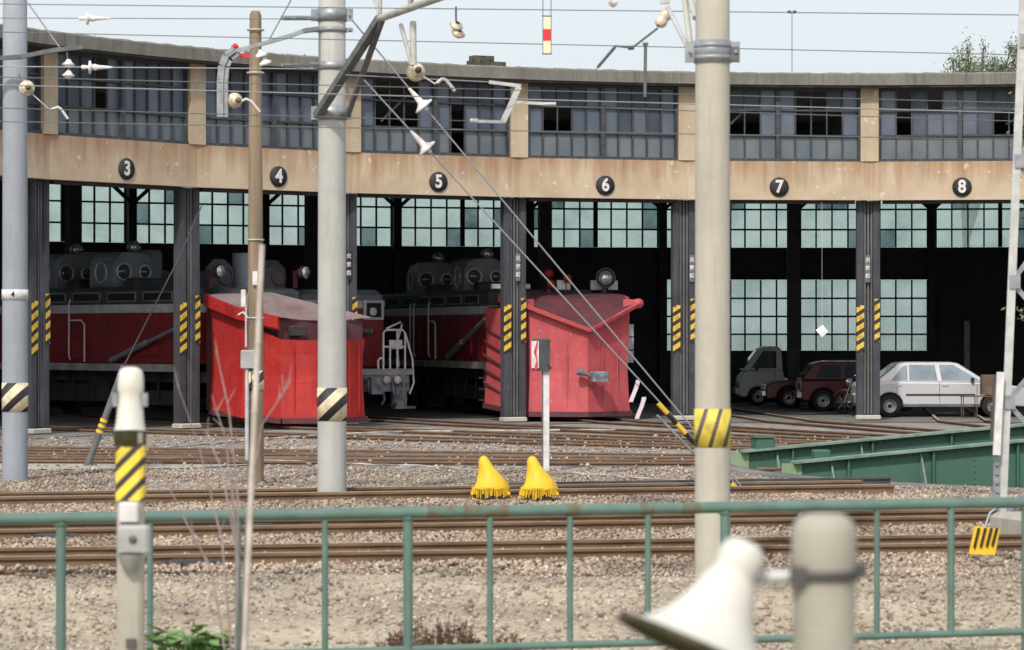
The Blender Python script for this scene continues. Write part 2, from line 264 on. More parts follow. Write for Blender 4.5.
# ------------------------------------------------------------------ mesh helpers
class MB:
    def __init__(s, off=(0, 0, 0)):
        s.v = []; s.f = []; s.mi = []; s.sm = []; s.o = Vector(off)
    def add(s, vs, fs, mi=0, smooth=False):
        k = len(s.v); s.v += [tuple(Vector(p)-s.o) for p in vs]
        for f in fs: s.f.append([k+i for i in f]); s.mi.append(mi); s.sm.append(smooth)
        return s
    def box(s, c, d, mt=None, mi=0):
        x, y, z = d[0]/2, d[1]/2, d[2]/2
        vs = [Vector((a*x, b*y, e*z)) + Vector(c) for a in (-1, 1) for b in (-1, 1) for e in (-1, 1)]
        if mt is not None: vs = [mt @ p for p in vs]
        return s.add(vs, [(0, 1, 3, 2), (4, 6, 7, 5), (0, 4, 5, 1), (2, 3, 7, 6), (0, 2, 6, 4), (1, 5, 7, 3)], mi)
    def cham(s, c, d, e, mt=None, mi=0):
        """box with chamfered vertical edges and top"""
        x, y, z = d[0]/2, d[1]/2, d[2]/2
        ring = [(-x+e, -y), (x-e, -y), (x, -y+e), (x, y-e), (x-e, y), (-x+e, y), (-x, y-e), (-x, -y+e)]
        r2 = [(a*(1-e/x), b*(1-e/y)) for a, b in ring]
        vs = [Vector((a, b, -z))+Vector(c) for a, b in ring]+[Vector((a, b, z-e))+Vector(c) for a, b in ring]+[Vector((a, b, z))+Vector(c) for a, b in r2]
        if mt is not None: vs = [mt @ p for p in vs]
        fs = [[7-i for i in range(8)], [16+i for i in range(8)]]
        for q in (0, 8):
            fs += [(q+i, q+(i+1) % 8, q+8+(i+1) % 8, q+8+i) for i in range(8)]
        return s.add(vs, fs, mi)
    def tube(s, pts, r, n=8, mi=0, cap=True, r1=None):
        pts = [Vector(p) for p in pts]; m = len(pts); vs = []
        rs = [r]*m if r1 is None else [r+(r1-r)*i/(m-1) for i in range(m)]
        if isinstance(r, (list, tuple)): rs = list(r)
        up = None
        for i, p in enumerate(pts):
            t = (pts[min(i+1, m-1)]-pts[max(i-1, 0)]).normalized()
            if up is None:
                up = Vector((0, 0, 1)) if abs(t.z) < .9 else Vector((0, 1, 0))
            a = t.cross(up).normalized(); b = a.cross(t).normalized()
            if abs(t.dot(up)) > .97: a = t.orthogonal().normalized(); b = a.cross(t).normalized()
            up = b
            vs += [p+(a*math.cos(2*math.pi*j/n)+b*math.sin(2*math.pi*j/n))*rs[i] for j in range(n)]
        fs = [(i*n+j, i*n+(j+1) % n, (i+1)*n+(j+1) % n, (i+1)*n+j) for i in range(m-1) for j in range(n)]
        s.add(vs, fs, mi, True)
        if cap: s.add(vs, [list(range(n))[::-1], [(m-1)*n+j for j in range(n)]], mi)
        return s
    def lathe(s, prof, base, axis=(0, 0, 1), n=16, mi=0):
        ax = Vector(axis).normalized(); a = ax.orthogonal().normalized(); b = ax.cross(a); base = Vector(base); vs = []
        for r, h in prof: vs += [base+ax*h+(a*math.cos(2*math.pi*j/n)+b*math.sin(2*math.pi*j/n))*max(r, 1e-4) for j in range(n)]
        m = len(prof)
        return s.add(vs, [(i*n+j, i*n+(j+1) % n, (i+1)*n+(j+1) % n, (i+1)*n+j) for i in range(m-1) for j in range(n)], mi, True)
    def disc(s, c, ax, r, t, n=20, mi=0):
        return s.lathe([(0, 0), (r, 0), (r, t), (0, t)], c, ax, n, mi)
    def bar(s, a, b, w, h, mi=0, up=(0, 0, 1)):
        a = Vector(a); b = Vector(b); t = (b-a).normalized(); u = Vector(up)
        if abs(t.dot(u)) > .98: u = Vector((0, 1, 0))
        x = t.cross(u).normalized()*w/2; y = x.cross(t).normalized()*h/2
        vs = [p+sx*x+sy*y for p in (a, b) for sx, sy in ((-1, -1), (1, -1), (1, 1), (-1, 1))]
        return s.add(vs, [(3, 2, 1, 0), (4, 5, 6, 7), (0, 1, 5, 4), (1, 2, 6, 5), (2, 3, 7, 6), (3, 0, 4, 7)], mi)
    def prism(s, poly, a, b, mt, mi=0):
        """poly of (x,z); extruded from y=a to y=b, through matrix mt"""
        n = len(poly); vs = [mt @ Vector((x, a, z)) for x, z in poly]+[mt @ Vector((x, b, z)) for x, z in poly]
        return s.add(vs, [list(range(n)), [2*n-1-i for i in range(n)]]+[(i, n+i, n+(i+1) % n, (i+1) % n) for i in range(n)], mi)
    def link(s, name, mats, parent=None, kind=None, bevel=0, loc=None, fix=True):
        me = bpy.data.meshes.new(name); me.from_pydata(s.v, [], s.f)
        if not isinstance(mats, (list, tuple)): mats = [mats]
        for m in mats: me.materials.append(M[m])
        me.polygons.foreach_set('material_index', s.mi); me.polygons.foreach_set('use_smooth', s.sm)
        if fix:
            bm = bmesh.new(); bm.from_mesh(me); bmesh.ops.recalc_face_normals(bm, faces=bm.faces); bm.to_mesh(me); bm.free()
        me.update()
        o = bpy.data.objects.new(name, me); COL.objects.link(o)
        if parent is not None: o.parent = parent
        if loc is not None: o.location = loc
        if kind: o['kind'] = kind
        if bevel:
            bv = o.modifiers.new('bevel', 'BEVEL'); bv.width = bevel; bv.segments = 2; bv.limit_method = 'ANGLE'; bv.angle_limit = R_(35)
        return o

def tag(o, label, cat, group=None):
    o['label'] = label; o['category'] = cat
    if group: o['group'] = group
    return o
def thing(name, label, cat, loc=(0, 0, 0), rz=0, group=None):
    o = bpy.data.objects.new(name, None); COL.objects.link(o); o.location = loc; o.rotation_euler = (0, 0, rz); o.empty_display_size = .2
    return tag(o, label, cat, group)
def solo(mb, name, mats, label, cat, loc, group=None, **k):
    mb2 = mb; o = mb2.link(name, mats, None, loc=loc, **k); return tag(o, label, cat, group)
def copy_tree(o, parent=None):
    c = o.copy(); COL.objects.link(c)
    if parent is not None: c.parent = parent
    for ch in list(o.children): copy_tree(ch, c)
    return c
def text(body, size, mt, name, m, parent, depth=.01, bold=0.0):
    cu = bpy.data.curves.new(name, 'FONT'); cu.body = body; cu.size = size; cu.align_x = 'CENTER'; cu.align_y = 'CENTER'; cu.extrude = depth; cu.offset = bold; cu.resolution_u = 4
    t = bpy.data.objects.new(name, cu); COL.objects.link(t); bpy.context.view_layer.update()
    me = bpy.data.meshes.new_from_object(t.evaluated_get(bpy.context.evaluated_depsgraph_get())); bpy.data.objects.remove(t); me.name = name
    me.transform(mt); me.materials.clear(); me.materials.append(M[m])
    for p in me.polygons: p.material_index = 0
    o = bpy.data.objects.new(name, me); COL.objects.link(o); o.parent = parent
    return o
def W(px, py, d): return Vector(((px-512)/F*d, d, H-(py-HZ)/F*d))
def V(*a): return Vector(a)

# ------------------------------------------------------------------ layout of the roundhouse
CX, CY, RF = 8.553, 51.7, 21.65
TC = Vector((13.5, 48.3, 0))           # turntable centre
RB = 41.0
def pol(a, r, z=0): return Vector((CX+r*math.sin(a), CY+r*math.cos(a), z))
pil_px = [49.5, 197, 352, 519, 687, 869.5]
def ang_for(px):
    lo, hi = -1.3, .8
    for _ in range(50):
        m_ = (lo+hi)/2; p = pol(m_, RF)
        if 512+F*p.x/p.y < px: lo = m_
        else: hi = m_
    return lo
AK = [ang_for(p) for p in pil_px]
AK = [AK[0]-.203] + AK + [AK[-1]+.203, AK[-1]+.406]      # pillars -1 .. 7
def frame(k, r=RF):
    """matrix of bay k: x along the chord, y outward, z up, origin at the chord's middle"""
    a, b = pol(AK[k], r), pol(AK[k+1], r); x = (b-a); L = x.length; x.normalize(); y = Vector((0, 0, 1)).cross(x); c = (a+b)/2
    return Matrix(((x.x, y.x, 0, c.x), (x.y, y.y, 0, c.y), (0, 0, 1, 0), (0, 0, 0, 1))), L
def rframe(a, r):
    """frame on a radial line: x tangential (to the right seen from the pit), y outward"""
    c = pol(a, r); return Matrix(((math.cos(a), math.sin(a), 0, c.x), (-math.sin(a), math.cos(a), 0, c.y), (0, 0, 1, 0), (0, 0, 0, 1)))

# ------------------------------------------------------------------ ground
def gz(y):
    t = min(1, max(0, (y-22)/4.5)); t = t*t*(3-2*t); return -.27*(1-t)
def build_ground():
    radii = [10.35]+[10.35+.55*i for i in range(1, 60)]+[44, 48, 54, 62, 75, 100, 150, 250, 500, 1200, 3500]
    n = 160; vs = []
    for r in radii:
        for j in range(n):
            a = 2*math.pi*j/n; x = TC.x+r*math.sin(a); y = TC.y+r*math.cos(a)
            z = gz(y) + (.02*math.sin(x*1.3+y*.7)*math.sin(y*1.1-x*.4) if 10.4 < r < 43 and y < 46 else 0)
            vs.append((x, y, z-.01))
    fs = [(i*n+j, i*n+(j+1) % n, (i+1)*n+(j+1) % n, (i+1)*n+j) for i in range(len(radii)-1) for j in range(n)]
    mb = MB(); mb.add(vs, fs, 0, True); mb.link('ground', 'ground', kind='structure')
build_ground()
# turntable pit
mb = MB(); mb.lathe([(10.35, -.008), (10.35, .05), (10.0, .05), (10.0, -.95), (9.2, -.95), (9.2, -1.3), (0, -1.3)], TC, n=96); mb.link('turntable_pit', 'concrete_floor', kind='structure')
# shed floor
mb = MB()
A0, A1 = AK[0]-.2, AK[-1]+.1
NA = 60; vs = []
for i in range(NA+1):
    a = A0+(A1-A0)*i/NA
    vs += [pol(a, RF-1.2, .004), pol(a, RB+.1, .004)]
mb.add(vs, [(2*i, 2*i+1, 2*i+3, 2*i+2) for i in range(NA)]); mb.link('shed_floor', 'concrete_floor', kind='structure')
# pale concrete strip and patches in the yard
mb = MB(); mb.add([V(-11, 46.5, .006), V(-5.2, 47.6, .006), V(-3.0, 50.5, .006), V(-11, 49.5, .006)], [(0, 1, 2, 3)])
mb.link('paved_path', 'concrete_near', kind='structure')

# ------------------------------------------------------------------ roundhouse
house = thing('roundhouse', 'long curved concrete engine shed with numbered bays behind all the tracks', 'engine shed', (0, 0, 0))
ZF, ZS, ZW, ZR0, ZR1 = 5.39, 6.33, 8.09, 8.17, 8.47
NB = len(AK)-1
for k in range(NB):
    mt, L = frame(k)
    mb = MB(); mb.box((0, .14, (ZF+ZS)/2), (L-.004, .28, ZS-ZF), mt); mb.link('fascia_beam', 'wall_paint', house)
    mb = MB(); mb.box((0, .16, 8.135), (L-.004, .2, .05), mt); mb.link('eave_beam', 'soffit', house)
for k in range(NB+1):
    mt = rframe(AK[k], RF)
    mb = MB(); mb.box((0, .12, (ZS+ZR0)/2+.002), (.44, .33, ZR0-ZS-.01), mt); mb.link('pilaster', 'pilaster', house)
# roof slab, cut per bay, with an uneven weathered top edge
for k in range(NB):
    mb = MB(); n = 26; rows = []
    for i in range(n+1):
        a = AK[k]+(AK[k+1]-AK[k])*i/n
        e = .006*math.sin(i*1.7+k)+random.uniform(-.007, .007)
        rr = RF-.42+random.uniform(-.012, .012)
        rows.append([pol(a, rr, ZR0), pol(a, rr, ZR1-.04+e*.3), pol(a, rr+.05, ZR1+e), pol(a, rr+.5, ZR1+.02), pol(a, RB+.6, ZR1+.55), pol(a, RB+.6, ZR1+.15), pol(a, RF+.5, ZR0+.01)])
    m_ = len(rows[0]); vs = [p for r in rows for p in r]
    fs = [(i*m_+j, (i+1)*m_+j, (i+1)*m_+(j+1) % m_, i*m_+(j+1) % m_) for i in range(n) for j in range(m_)]
    mb.add(vs, fs); mb.add(rows[0], [tuple(range(m_))]); mb.add(rows[-1], [tuple(range(m_))[::-1]])
    mb.link('roof_slab', 'roof_concrete', house, fix=True)
    # dark strip standing in for the shadow line under the eave
    mb = MB(); vs = []
    for i in range(9):
        a = AK[k]+(AK[k+1]-AK[k])*i/8
        vs += [pol(a, RF-.38, ZR0-.05), pol(a, RF-.38, ZR0-.002), pol(a, RF+.05, ZR0-.002), pol(a, RF+.05, ZR0-.05)]
    mb.add(vs, [(i*4+j, (i+1)*4+j, (i+1)*4+(j+1) % 4, i*4+(j+1) % 4) for i in range(8) for j in range(4)]); mb.link('eave_shadow_strip', 'soffit', house)
    # moss tufts along the roof edge
    mb = MB()
    for _ in range(22):
        a = random.uniform(AK[k], AK[k+1]); p = pol(a, RF-.36+random.uniform(0, .3), ZR1+.0); r = random.uniform(.01, .03)
        mb.add([p+V(-r, 0, 0), p+V(0, -r, 0), p+V(r, 0, 0), p+V(0, r, 0), p+V(random.uniform(-.02, .02), 0, r*random.uniform(.6, 1.5))], [(0, 1, 4), (1, 2, 4), (2, 3, 4), (3, 0, 4)])
    mb.link('roof_moss', 'moss', house, kind='stuff')
mb = MB(); mt = rframe(ang_for(478), RF-.2); mb.box((0, 0, ZR1+.12), (.52, .3, .22), mt); mb.box((-.15, .05, ZR1+.06), (.3, .3, .12), mt); mb.box((.42, 0, ZR1+.05), (.3, .3, .1), mt); mb.link('roof_block', 'moss', house)

# clerestory windows:  rows (bottom, middle, top)
# panes that are gone, by bay and (column, row)
missing = {1: [(3, 1), (3, 2)], 3: [(1, 1), (2, 1), (3, 1), (1, 2), (2, 2), (3, 2), (6, 0), (6, 1)], 4: [(1, 1), (2, 1)],
           5: [(2, 1), (3, 1), (6, 1), (7, 1), (8, 1), (6, 2), (7, 2)], 6: [(1, 1), (1, 2), (3, 2), (7, 1), (8, 1)]}
rows_z = [(6.40, 6.93), (6.99, 7.55), (7.61, 8.07)]
for k in range(NB):
    mt, L = frame(k); wn = L-.46
    fr = MB()
    fr.box((0, .10, ZS+.035), (wn, .14, .07), mt); fr.box((0, .12, ZW), (wn, .12, .05), mt)
    for s_ in (-1, 1): fr.box((s_*(wn/2-.02), .12, (ZS+ZW)/2+.02), (.04, .12, ZW-ZS-.1), mt)
    fr.box((0, .105, (ZS+ZW)/2+.02), (.10, .13, ZW-ZS-.1), mt)
    hw = (wn/2-.05-.05); pw = hw/5
    for z in (6.96, 7.58): fr.box((0, .125, z), (wn-.09, .07, .045), mt)
    for s_ in (0, 1):
        x0 = -wn/2+.04 if s_ == 0 else .05
        for i in range(1, 5): fr.box((x0+i*pw+.005*i, .135, (ZS+ZW)/2+.02), (.032, .045, ZW-ZS-.12), mt)
    win = fr.link('clerestory_window', 'frame_dark', house)
    if 1 <= k <= 6:
        for s_ in (0, 1):
            x0 = -wn/2+.04 if s_ == 0 else .05
            for i in range(5):
                for j, (za, zb) in enumerate(rows_z):
                    if (s_*5+i, j) in missing.get(k, []): continue
                    mm = 'pane_low' if j == 0 else ('pane_light' if (i in (0, 4) or random.random() < .45) else 'pane_mid')
                    if j == 2 and i in (1, 2, 3): mm = 'pane_dark'
                    if j == 1 and random.random() < .12: mm = 'pane_dark'
                    p = MB(); xa = x0+i*(pw+.005)+.017; xb = xa+pw-.03; ty = random.uniform(-.006, .006); tz = random.uniform(-.006, .006)
                    n = 9; prof = []
                    for q in range(n):
                        xx = xa+(xb-xa)*q/(n-1); prof.append((xx, .16+.0012*math.cos(q*math.pi)+ty*q/n))
                    vs = [mt @ V(x, y, z+0) for z in (za, zb) for x, y in prof]
                    p.add(vs, [(q, q+1, n+q+1, n+q) for q in range(n-1)], 0, True); p.link('pane', mm, win, fix=False)
    else:
        p = MB(); p.box((0, .17, (ZS+ZW)/2), (wn-.1, .01, ZW-ZS-.14), mt); p.link('glazing', 'pane_mid', win)
    if k in missing and k in (3, 5):            # a hanging broken bar seen through the hole
        mt2 = mt; b_ = MB(); b_.bar(mt @ V(-1.3, .35, 7.1), mt @ V(-.6, .35, 7.75), .06, .05); b_.link('broken_bar', 'steel_grey', win)

# door posts
for k in range(NB+1):
    mt = rframe(AK[k], RF+.36)
    for x, wd, m_ in ((-.2, .17, 'post_wood'), (.2, .17, 'post_wood')):
        mb = MB(); mb.box((x, 0, 2.76), (wd, .22, 5.25), mt); mb.box((x, -.112, 2.76), (wd*.5, .02, 5.2), mt); post = mb.link('door_post', m_, house)
    mb = MB(); mb.box((0, .05, 2.76), (.24, .1, 5.25), mt); mb.link('post_web', 'dark_steel', house)
    for x in (-.10, -.02, .06):
        mb = MB(); mb.box((x+.02, -.03-.01*abs(x), 2.76), (.04, .06, 5.2), mt); mb.link('channel', 'post_wood2', house)
    mb = MB(); mb.cham((0, 0, .08), (.62, .34, .10), .03, mt); mb.link('plinth', 'concrete_warm', house)
    if 1 <= k <= 7:
        # striped plates: taller on the left member, shorter and higher on the right one
        for x, wd, z0, z1 in ((-.25, .085, 1.68, 2.78), (-.155, .095, 1.72, 2.82), (.215, .13, 1.92, 2.98)):
            mb = MB(); mb.box((x, -.132, (z0+z1)/2), (wd, .014, z1-z0))
            o = mb.link('hazard_plate', 'hazard_post', house); o.matrix_local = mt
# name boards with three white characters on four posts
for k, off in ((3, .04), (4, .06), (5, .18), (6, -.02)):
    mt = rframe(AK[k], RF+.36)
    mb = MB(); mb.box((off, -.14, 3.72), (.12, .03, .66)); o = mb.link('name_board', 'sign_grey' if k > 3 else 'plate_black', house); o.matrix_local = mt
    for i, ch in enumerate('火気禁'):
        text(ch, .125, Matrix.Translation((off, -.16, 3.93-.2*i)) @ Matrix.Rotation(R_(90), 4, 'X'), 'character', 'paint_white', o, .004, .004)
# numbered roundels
for k, d in ((1, '3'), (2, '4'), (3, '5'), (4, '6'), (5, '7'), (6, '8')):
    mt, L = frame(k); px_target = {'3': 126, '4': 278, '5': 438, '6': 605, '7': 779, '8': 962}[d]
    bx = -1.2; lo, hi = -1.2, 1.2
    for _ in range(30):
        mid = (lo+hi)/2; p = mt @ V(mid, 0, 0)
        if 512+F*p.x/p.y < px_target: lo = mid
        else: hi = mid
    mb = MB(); mb.lathe([(0, 0), (.235, 0), (.235, .03), (0, .03)], (0, 0, 0), (0, 1, 0), 32)
    o = mb.link('number_disc', 'plate_black', house); o.matrix_local = mt @ Matrix.Translation((lo, -.034, 5.70))
    text(d, .42, Matrix.Translation((0, -.012, 0)) @ Matrix.Rotation(R_(90), 4, 'X') @ Matrix.Diagonal((.92, 1, 1, 1)), 'numeral', 'paint_white', o, .005, .014)
    # rust bleed beneath the sill above the roundel is a stained strip of the wall
# lintel steel under the beam
for k in range(NB):
    mt, L = frame(k, RF+.3)
    mb = MB(); mb.box((0, 0, ZF-.03), (L-.7, .2, .10), mt); mb.link('door_lintel', 'dark_steel', house)

# back wall with corrugated translucent glazing
zrows_up = [(4.80, 5.30), (5.36, 5.92), (5.98, 6.50)]
zrows_lo = [(1.62, 2.08), (2.13, 2.63), (2.68, 3.18), (3.24, 3.76)]
dA = .1015
segs = []
a = AK[0]-.1
NBK = 17
a_start = AK[6]-dA*9.0
for j in range(-5, 13):
    a0_, a1_ = AK[6]-.003+dA*(-j-1), AK[6]-.003+dA*(-j)
    pa, pb = pol(a0_, RB), pol(a1_, RB); x = pb-pa; L = x.length; x.normalize(); y = Vector((0, 0, 1)).cross(x); c = (pa+pb)/2
    mt = Matrix(((x.x, y.x, 0, c.x), (x.y, y.y, 0, c.y), (0, 0, 1, 0), (0, 0, 0, 1)))
    pxm = 512+F*c.x/c.y
    lower = j in (0, -1)
    for za, zb in (((0, 1.55), (3.82, 4.74), (6.56, 8.82)) if lower else ((0, 4.74), (6.56, 8.82))):
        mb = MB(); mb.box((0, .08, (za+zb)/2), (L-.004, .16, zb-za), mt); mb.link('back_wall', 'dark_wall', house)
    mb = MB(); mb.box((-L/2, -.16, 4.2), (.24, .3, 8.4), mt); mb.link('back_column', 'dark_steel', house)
    # knee braces
    mb = MB(); mb.bar(mt @ V(-L/2, -.25, 5.9), mt @ V(-L/2+.95, -.25, 6.75), .1, .1); mb.bar(mt @ V(-L/2, -.25, 5.9), mt @ V(-L/2-.95, -.25, 6.75), .1, .1); mb.link('knee_brace', 'dark_steel', house)
    for rows in ([zrows_up, zrows_lo] if lower else [zrows_up]):
        z0, z1 = rows[0][0]-.05, rows[-1][1]+.05
        fr = MB()
        ngr = 2; gw = (L-.24)/ngr
        fr.box((0, .03, z0), (L-.2, .1, .05), mt); fr.box((0, .03, z1), (L-.2, .1, .05), mt)
        for g in range(ngr+1): fr.box((-L/2+.12+g*gw, .03, (z0+z1)/2), (.13 if g == 1 else .07, .09, z1-z0-.06), mt)
        for r_ in rows[1:]: fr.box((0, .035, r_[0]-.03), (L-.2, .06, .055), mt)
        npn = 4; bars = []
        for g in range(ngr):
            for q in range(1, npn): fr.box((-L/2+.12+g*gw+q*gw/npn, .04, (z0+z1)/2), (.05, .05, z1-z0-.06), mt)
        win = fr.link('rear_window', 'frame_back', house)
        vis = -60 < pxm < 1090
        for g in range(ngr):
            for q in range(npn):
                xa = -L/2+.12+g*gw+q*gw/npn+.02; xb = xa+gw/npn-.04
                if not vis:
                    p = MB(); p.add([mt @ V(xa, .08, z0), mt @ V(xb, .08, z0), mt @ V(xb, .08, z1), mt @ V(xa, .08, z1)], [(0, 1, 2, 3)]); p.link('glazing', 'back_pane', win, fix=False); continue
                for za, zb in rows:
                    n = 15; p = MB()
                    prof = [(xa+(xb-xa)*i/(n-1), .08+.014*(1 if i % 2 else -1)) for i in range(n)]
                    p.add([mt @ V(xx, yy, z) for z in (za-.02, zb+.02) for xx, yy in prof], [(i, i+1, n+i+1, n+i) for i in range(n-1)])
                    p.link('glazing_sheet', 'back_pane_dirty' if random.random() < (.10 if rows is zrows_up else 0) else 'back_pane', win, fix=False)
# interior columns and roof beams
for k in range(1, NB+1):
    for r in (34.6,):
        mt = rframe(AK[k]-.022, r)
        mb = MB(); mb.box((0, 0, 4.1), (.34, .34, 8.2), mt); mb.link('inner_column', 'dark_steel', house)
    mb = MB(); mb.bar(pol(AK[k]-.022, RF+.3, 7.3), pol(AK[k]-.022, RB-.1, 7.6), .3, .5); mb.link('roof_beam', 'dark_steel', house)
    # closed side wall between front posts and roof, above door level, inside
mb = MB()
for a in (A0, A1-.03):
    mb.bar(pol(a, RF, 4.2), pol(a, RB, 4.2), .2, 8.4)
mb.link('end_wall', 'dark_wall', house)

# ------------------------------------------------------------------ rails
RP = [(-.062, 0), (.062, 0), (.062, .012), (.012, .03), (.009, .108), (.033, .118), (.033, .148), (-.033, .148), (-.033, .118), (-.009, .108), (-.012, .03), (-.062, .012)]
def rail_mb(pts, off, mb=None, base=0.0):
    """rail swept along xy points"""
    mb = mb or MB(); pts = [Vector(p) for p in pts]; n = len(RP); vs = []
    for i, p in enumerate(pts):
        t = (pts[min(i+1, len(pts)-1)]-pts[max(0, i-1)]); t.z = 0; t.normalize(); s = Vector((-t.y, t.x, 0))
        for x, z in RP: vs.append(p+s*(x+off)+V(0, 0, z+base))
    for i in range(len(pts)-1):
        for j in range(n):
            top = 1 if j == 6 else 0
            mb.add([vs[i*n+j], vs[i*n+(j+1) % n], vs[(i+1)*n+(j+1) % n], vs[(i+1)*n+j]], [(0, 1, 2, 3)], top)
    for b_ in (0, (len(pts)-1)*n): mb.add([vs[b_+j] for j in range(n)], [tuple(range(n))])
    return mb
def track(name, pts, label, mats=('rail_rust', 'rail_top'), gauge=1.067, sleepers=True, extra=(), base=0.0, group=None):
    mid = Vector(pts[len(pts)//2])
    t = thing(name, label, 'railway track', (mid.x, mid.y, 0), 0, group)
    for off in [-gauge/2-.033, gauge/2+.033]+list(extra):
        m_ = MB(V(mid.x, mid.y, 0)); rail_mb(pts, off, m_, base); m_.link('rail', list(mats), t)
    if sleepers:
        L = 0; P = [Vector(p) for p in pts]; tot = sum((P[i+1]-P[i]).length for i in range(len(P)-1)); n = int(tot/.62)
        base_me = None
        for q in range(n):
            dd = (q+.5)*.62; i = 0
            while i < len(P)-2 and dd > (P[i+1]-P[i]).length: dd -= (P[i+1]-P[i]).length; i += 1
            u = (P[i+1]-P[i]).normalized(); c = P[i]+u*dd
            if not (-60 < 512+F*c.x/max(c.y, 1) < 1090): continue
            if base_me is None:
                b_ = MB(); b_.cham((0, 0, -.06), (.2, 2.1, .14), .012); o = b_.link('sleeper', 'sleeper', t); base_me = o.data
            else:
                o = bpy.data.objects.new('sleeper', base_me); COL.objects.link(o); o.parent = t
            o.location = (c.x-mid.x, c.y-mid.y, random.uniform(-.01, .004)+base*.9); o.rotation_euler = (0, 0, math.atan2(u.y, u.x)+random.uniform(-.02, .02))
    return t
def line_pts(xa, ya, xb, yb, n=2): return [(xa+(xb-xa)*i/(n-1), ya+(yb-ya)*i/(n-1), 0) for i in range(n)]
# through tracks; each given by the depth under the left and right picture edges
def through(y_l, y_r, z=.148, xl=-9, xr=11):
    dl = (H-z)*F/(y_l-HZ); dr = (H-z)*F/(y_r-HZ); Xl = -512/F*dl; Xr = 512/F*dr
    s = (dr-dl)/(Xr-Xl); return lambda x: dl+s*(x-Xl)
def gauge_mid(fn, x): return fn(x)
tr1 = through(552, 537.5); tr2 = through(526, 511.5); tr3 = through(494.5, 480.5)
t1 = track('railway_track', line_pts(-26, tr1(-26), 32, tr1(32)), 'nearest rusty track, running full width just beyond the green railing')
t2 = track('railway_track', line_pts(-26, tr2(-26), 32, tr2(32)), 'second rusty track from the railing, seen just under its top rail')
t3 = track('railway_track', line_pts(-26, tr3(-26), 4.9, tr3(4.9)), 'third track, beside the two yellow covers, ending by the green turntable girder', extra=(-.42, .62))
# dark stub rails by the yellow covers
for (pa, pb, lab) in (((600, 494, 40.0), (890, 484, 41.4), 'dark stub rail lying in front of the near turntable girder'), ((478, 492, 39.6), (770, 486, 40.9), 'dark rail running out from the yellow switch covers')):
    a_, b_ = W(*pa), W(*pb); m_ = MB(V(a_.x, a_.y, 0)); rail_mb([(a_.x, a_.y, 0), (b_.x, b_.y, 0)], 0, m_, 0.02); solo(m_, 'loose_rail', ['rail_dark', 'rail_dark'], lab, 'rail', (a_.x, a_.y, 0))
# joint bars
for (fn, px, side, lab) in ((tr1, 195, -.567, 1), (tr2, 55, -.567, 1), (tr2, 240, .567, 1)):
    par = t1 if fn is tr1 else t2
    d = fn(0); x = (px-512)/F*fn((px-512)/F*d)
    y = fn(x)+side
    m_ = MB(par.location); m_.box((x, y-.045, .07), (.62, .03, .075)); 
    for q in range(4): m_.box((x-.21+.14*q, y-.07, .07), (.035, .03, .035))
    m_.link('joint_bar', 'rail_dark', par)
# radial tracks from the pit into the bays
bay_no = {1: 'leftmost curved track, entering the open bay at the far left of the shed', 2: 'curved track that the bright red plough stands on', 3: 'curved track that the diesel locomotive with pale handrails stands on',
          4: 'curved track that the faded pinkish plough stands on', 5: 'curved track entering the bay with the maroon hatchback', 6: 'curved track entering the bay with the silver sedan'}
for k in range(NB):
    am = (AK[k]+AK[k+1])/2; b0 = pol(am, RF); u = pol(am, RF+1)-b0
    tv = (b0-TC).normalized(); p0 = TC + tv*10.1; p0.z = 0; b0 = b0-u*1.5
    pts = [tuple(p0), tuple(p0*.5+b0*.5-u*.25), tuple(b0), tuple(b0+u*1.5), tuple(b0+u*17.5)]
    if 1 <= k <= 6: track('railway_track', pts, bay_no[k], ('rail_orange', 'rail_top'), base=-.085, sleepers=False)
for a_, lab in ((-1.50, 'long low yard track running leftward from the turntable pit'), (-1.40, 'yard track fanning left from the turntable, just behind the lowest one'), (-1.29, 'yard track fanning left, third up from the ballast strip')):
    u = V(math.sin(a_), math.cos(a_), 0); p0 = TC+u*10.2
    track('railway_track', [tuple(p0), tuple(p0+u*32)], lab, ('rail_orange', 'rail_top'), base=-.085, sleepers=False)

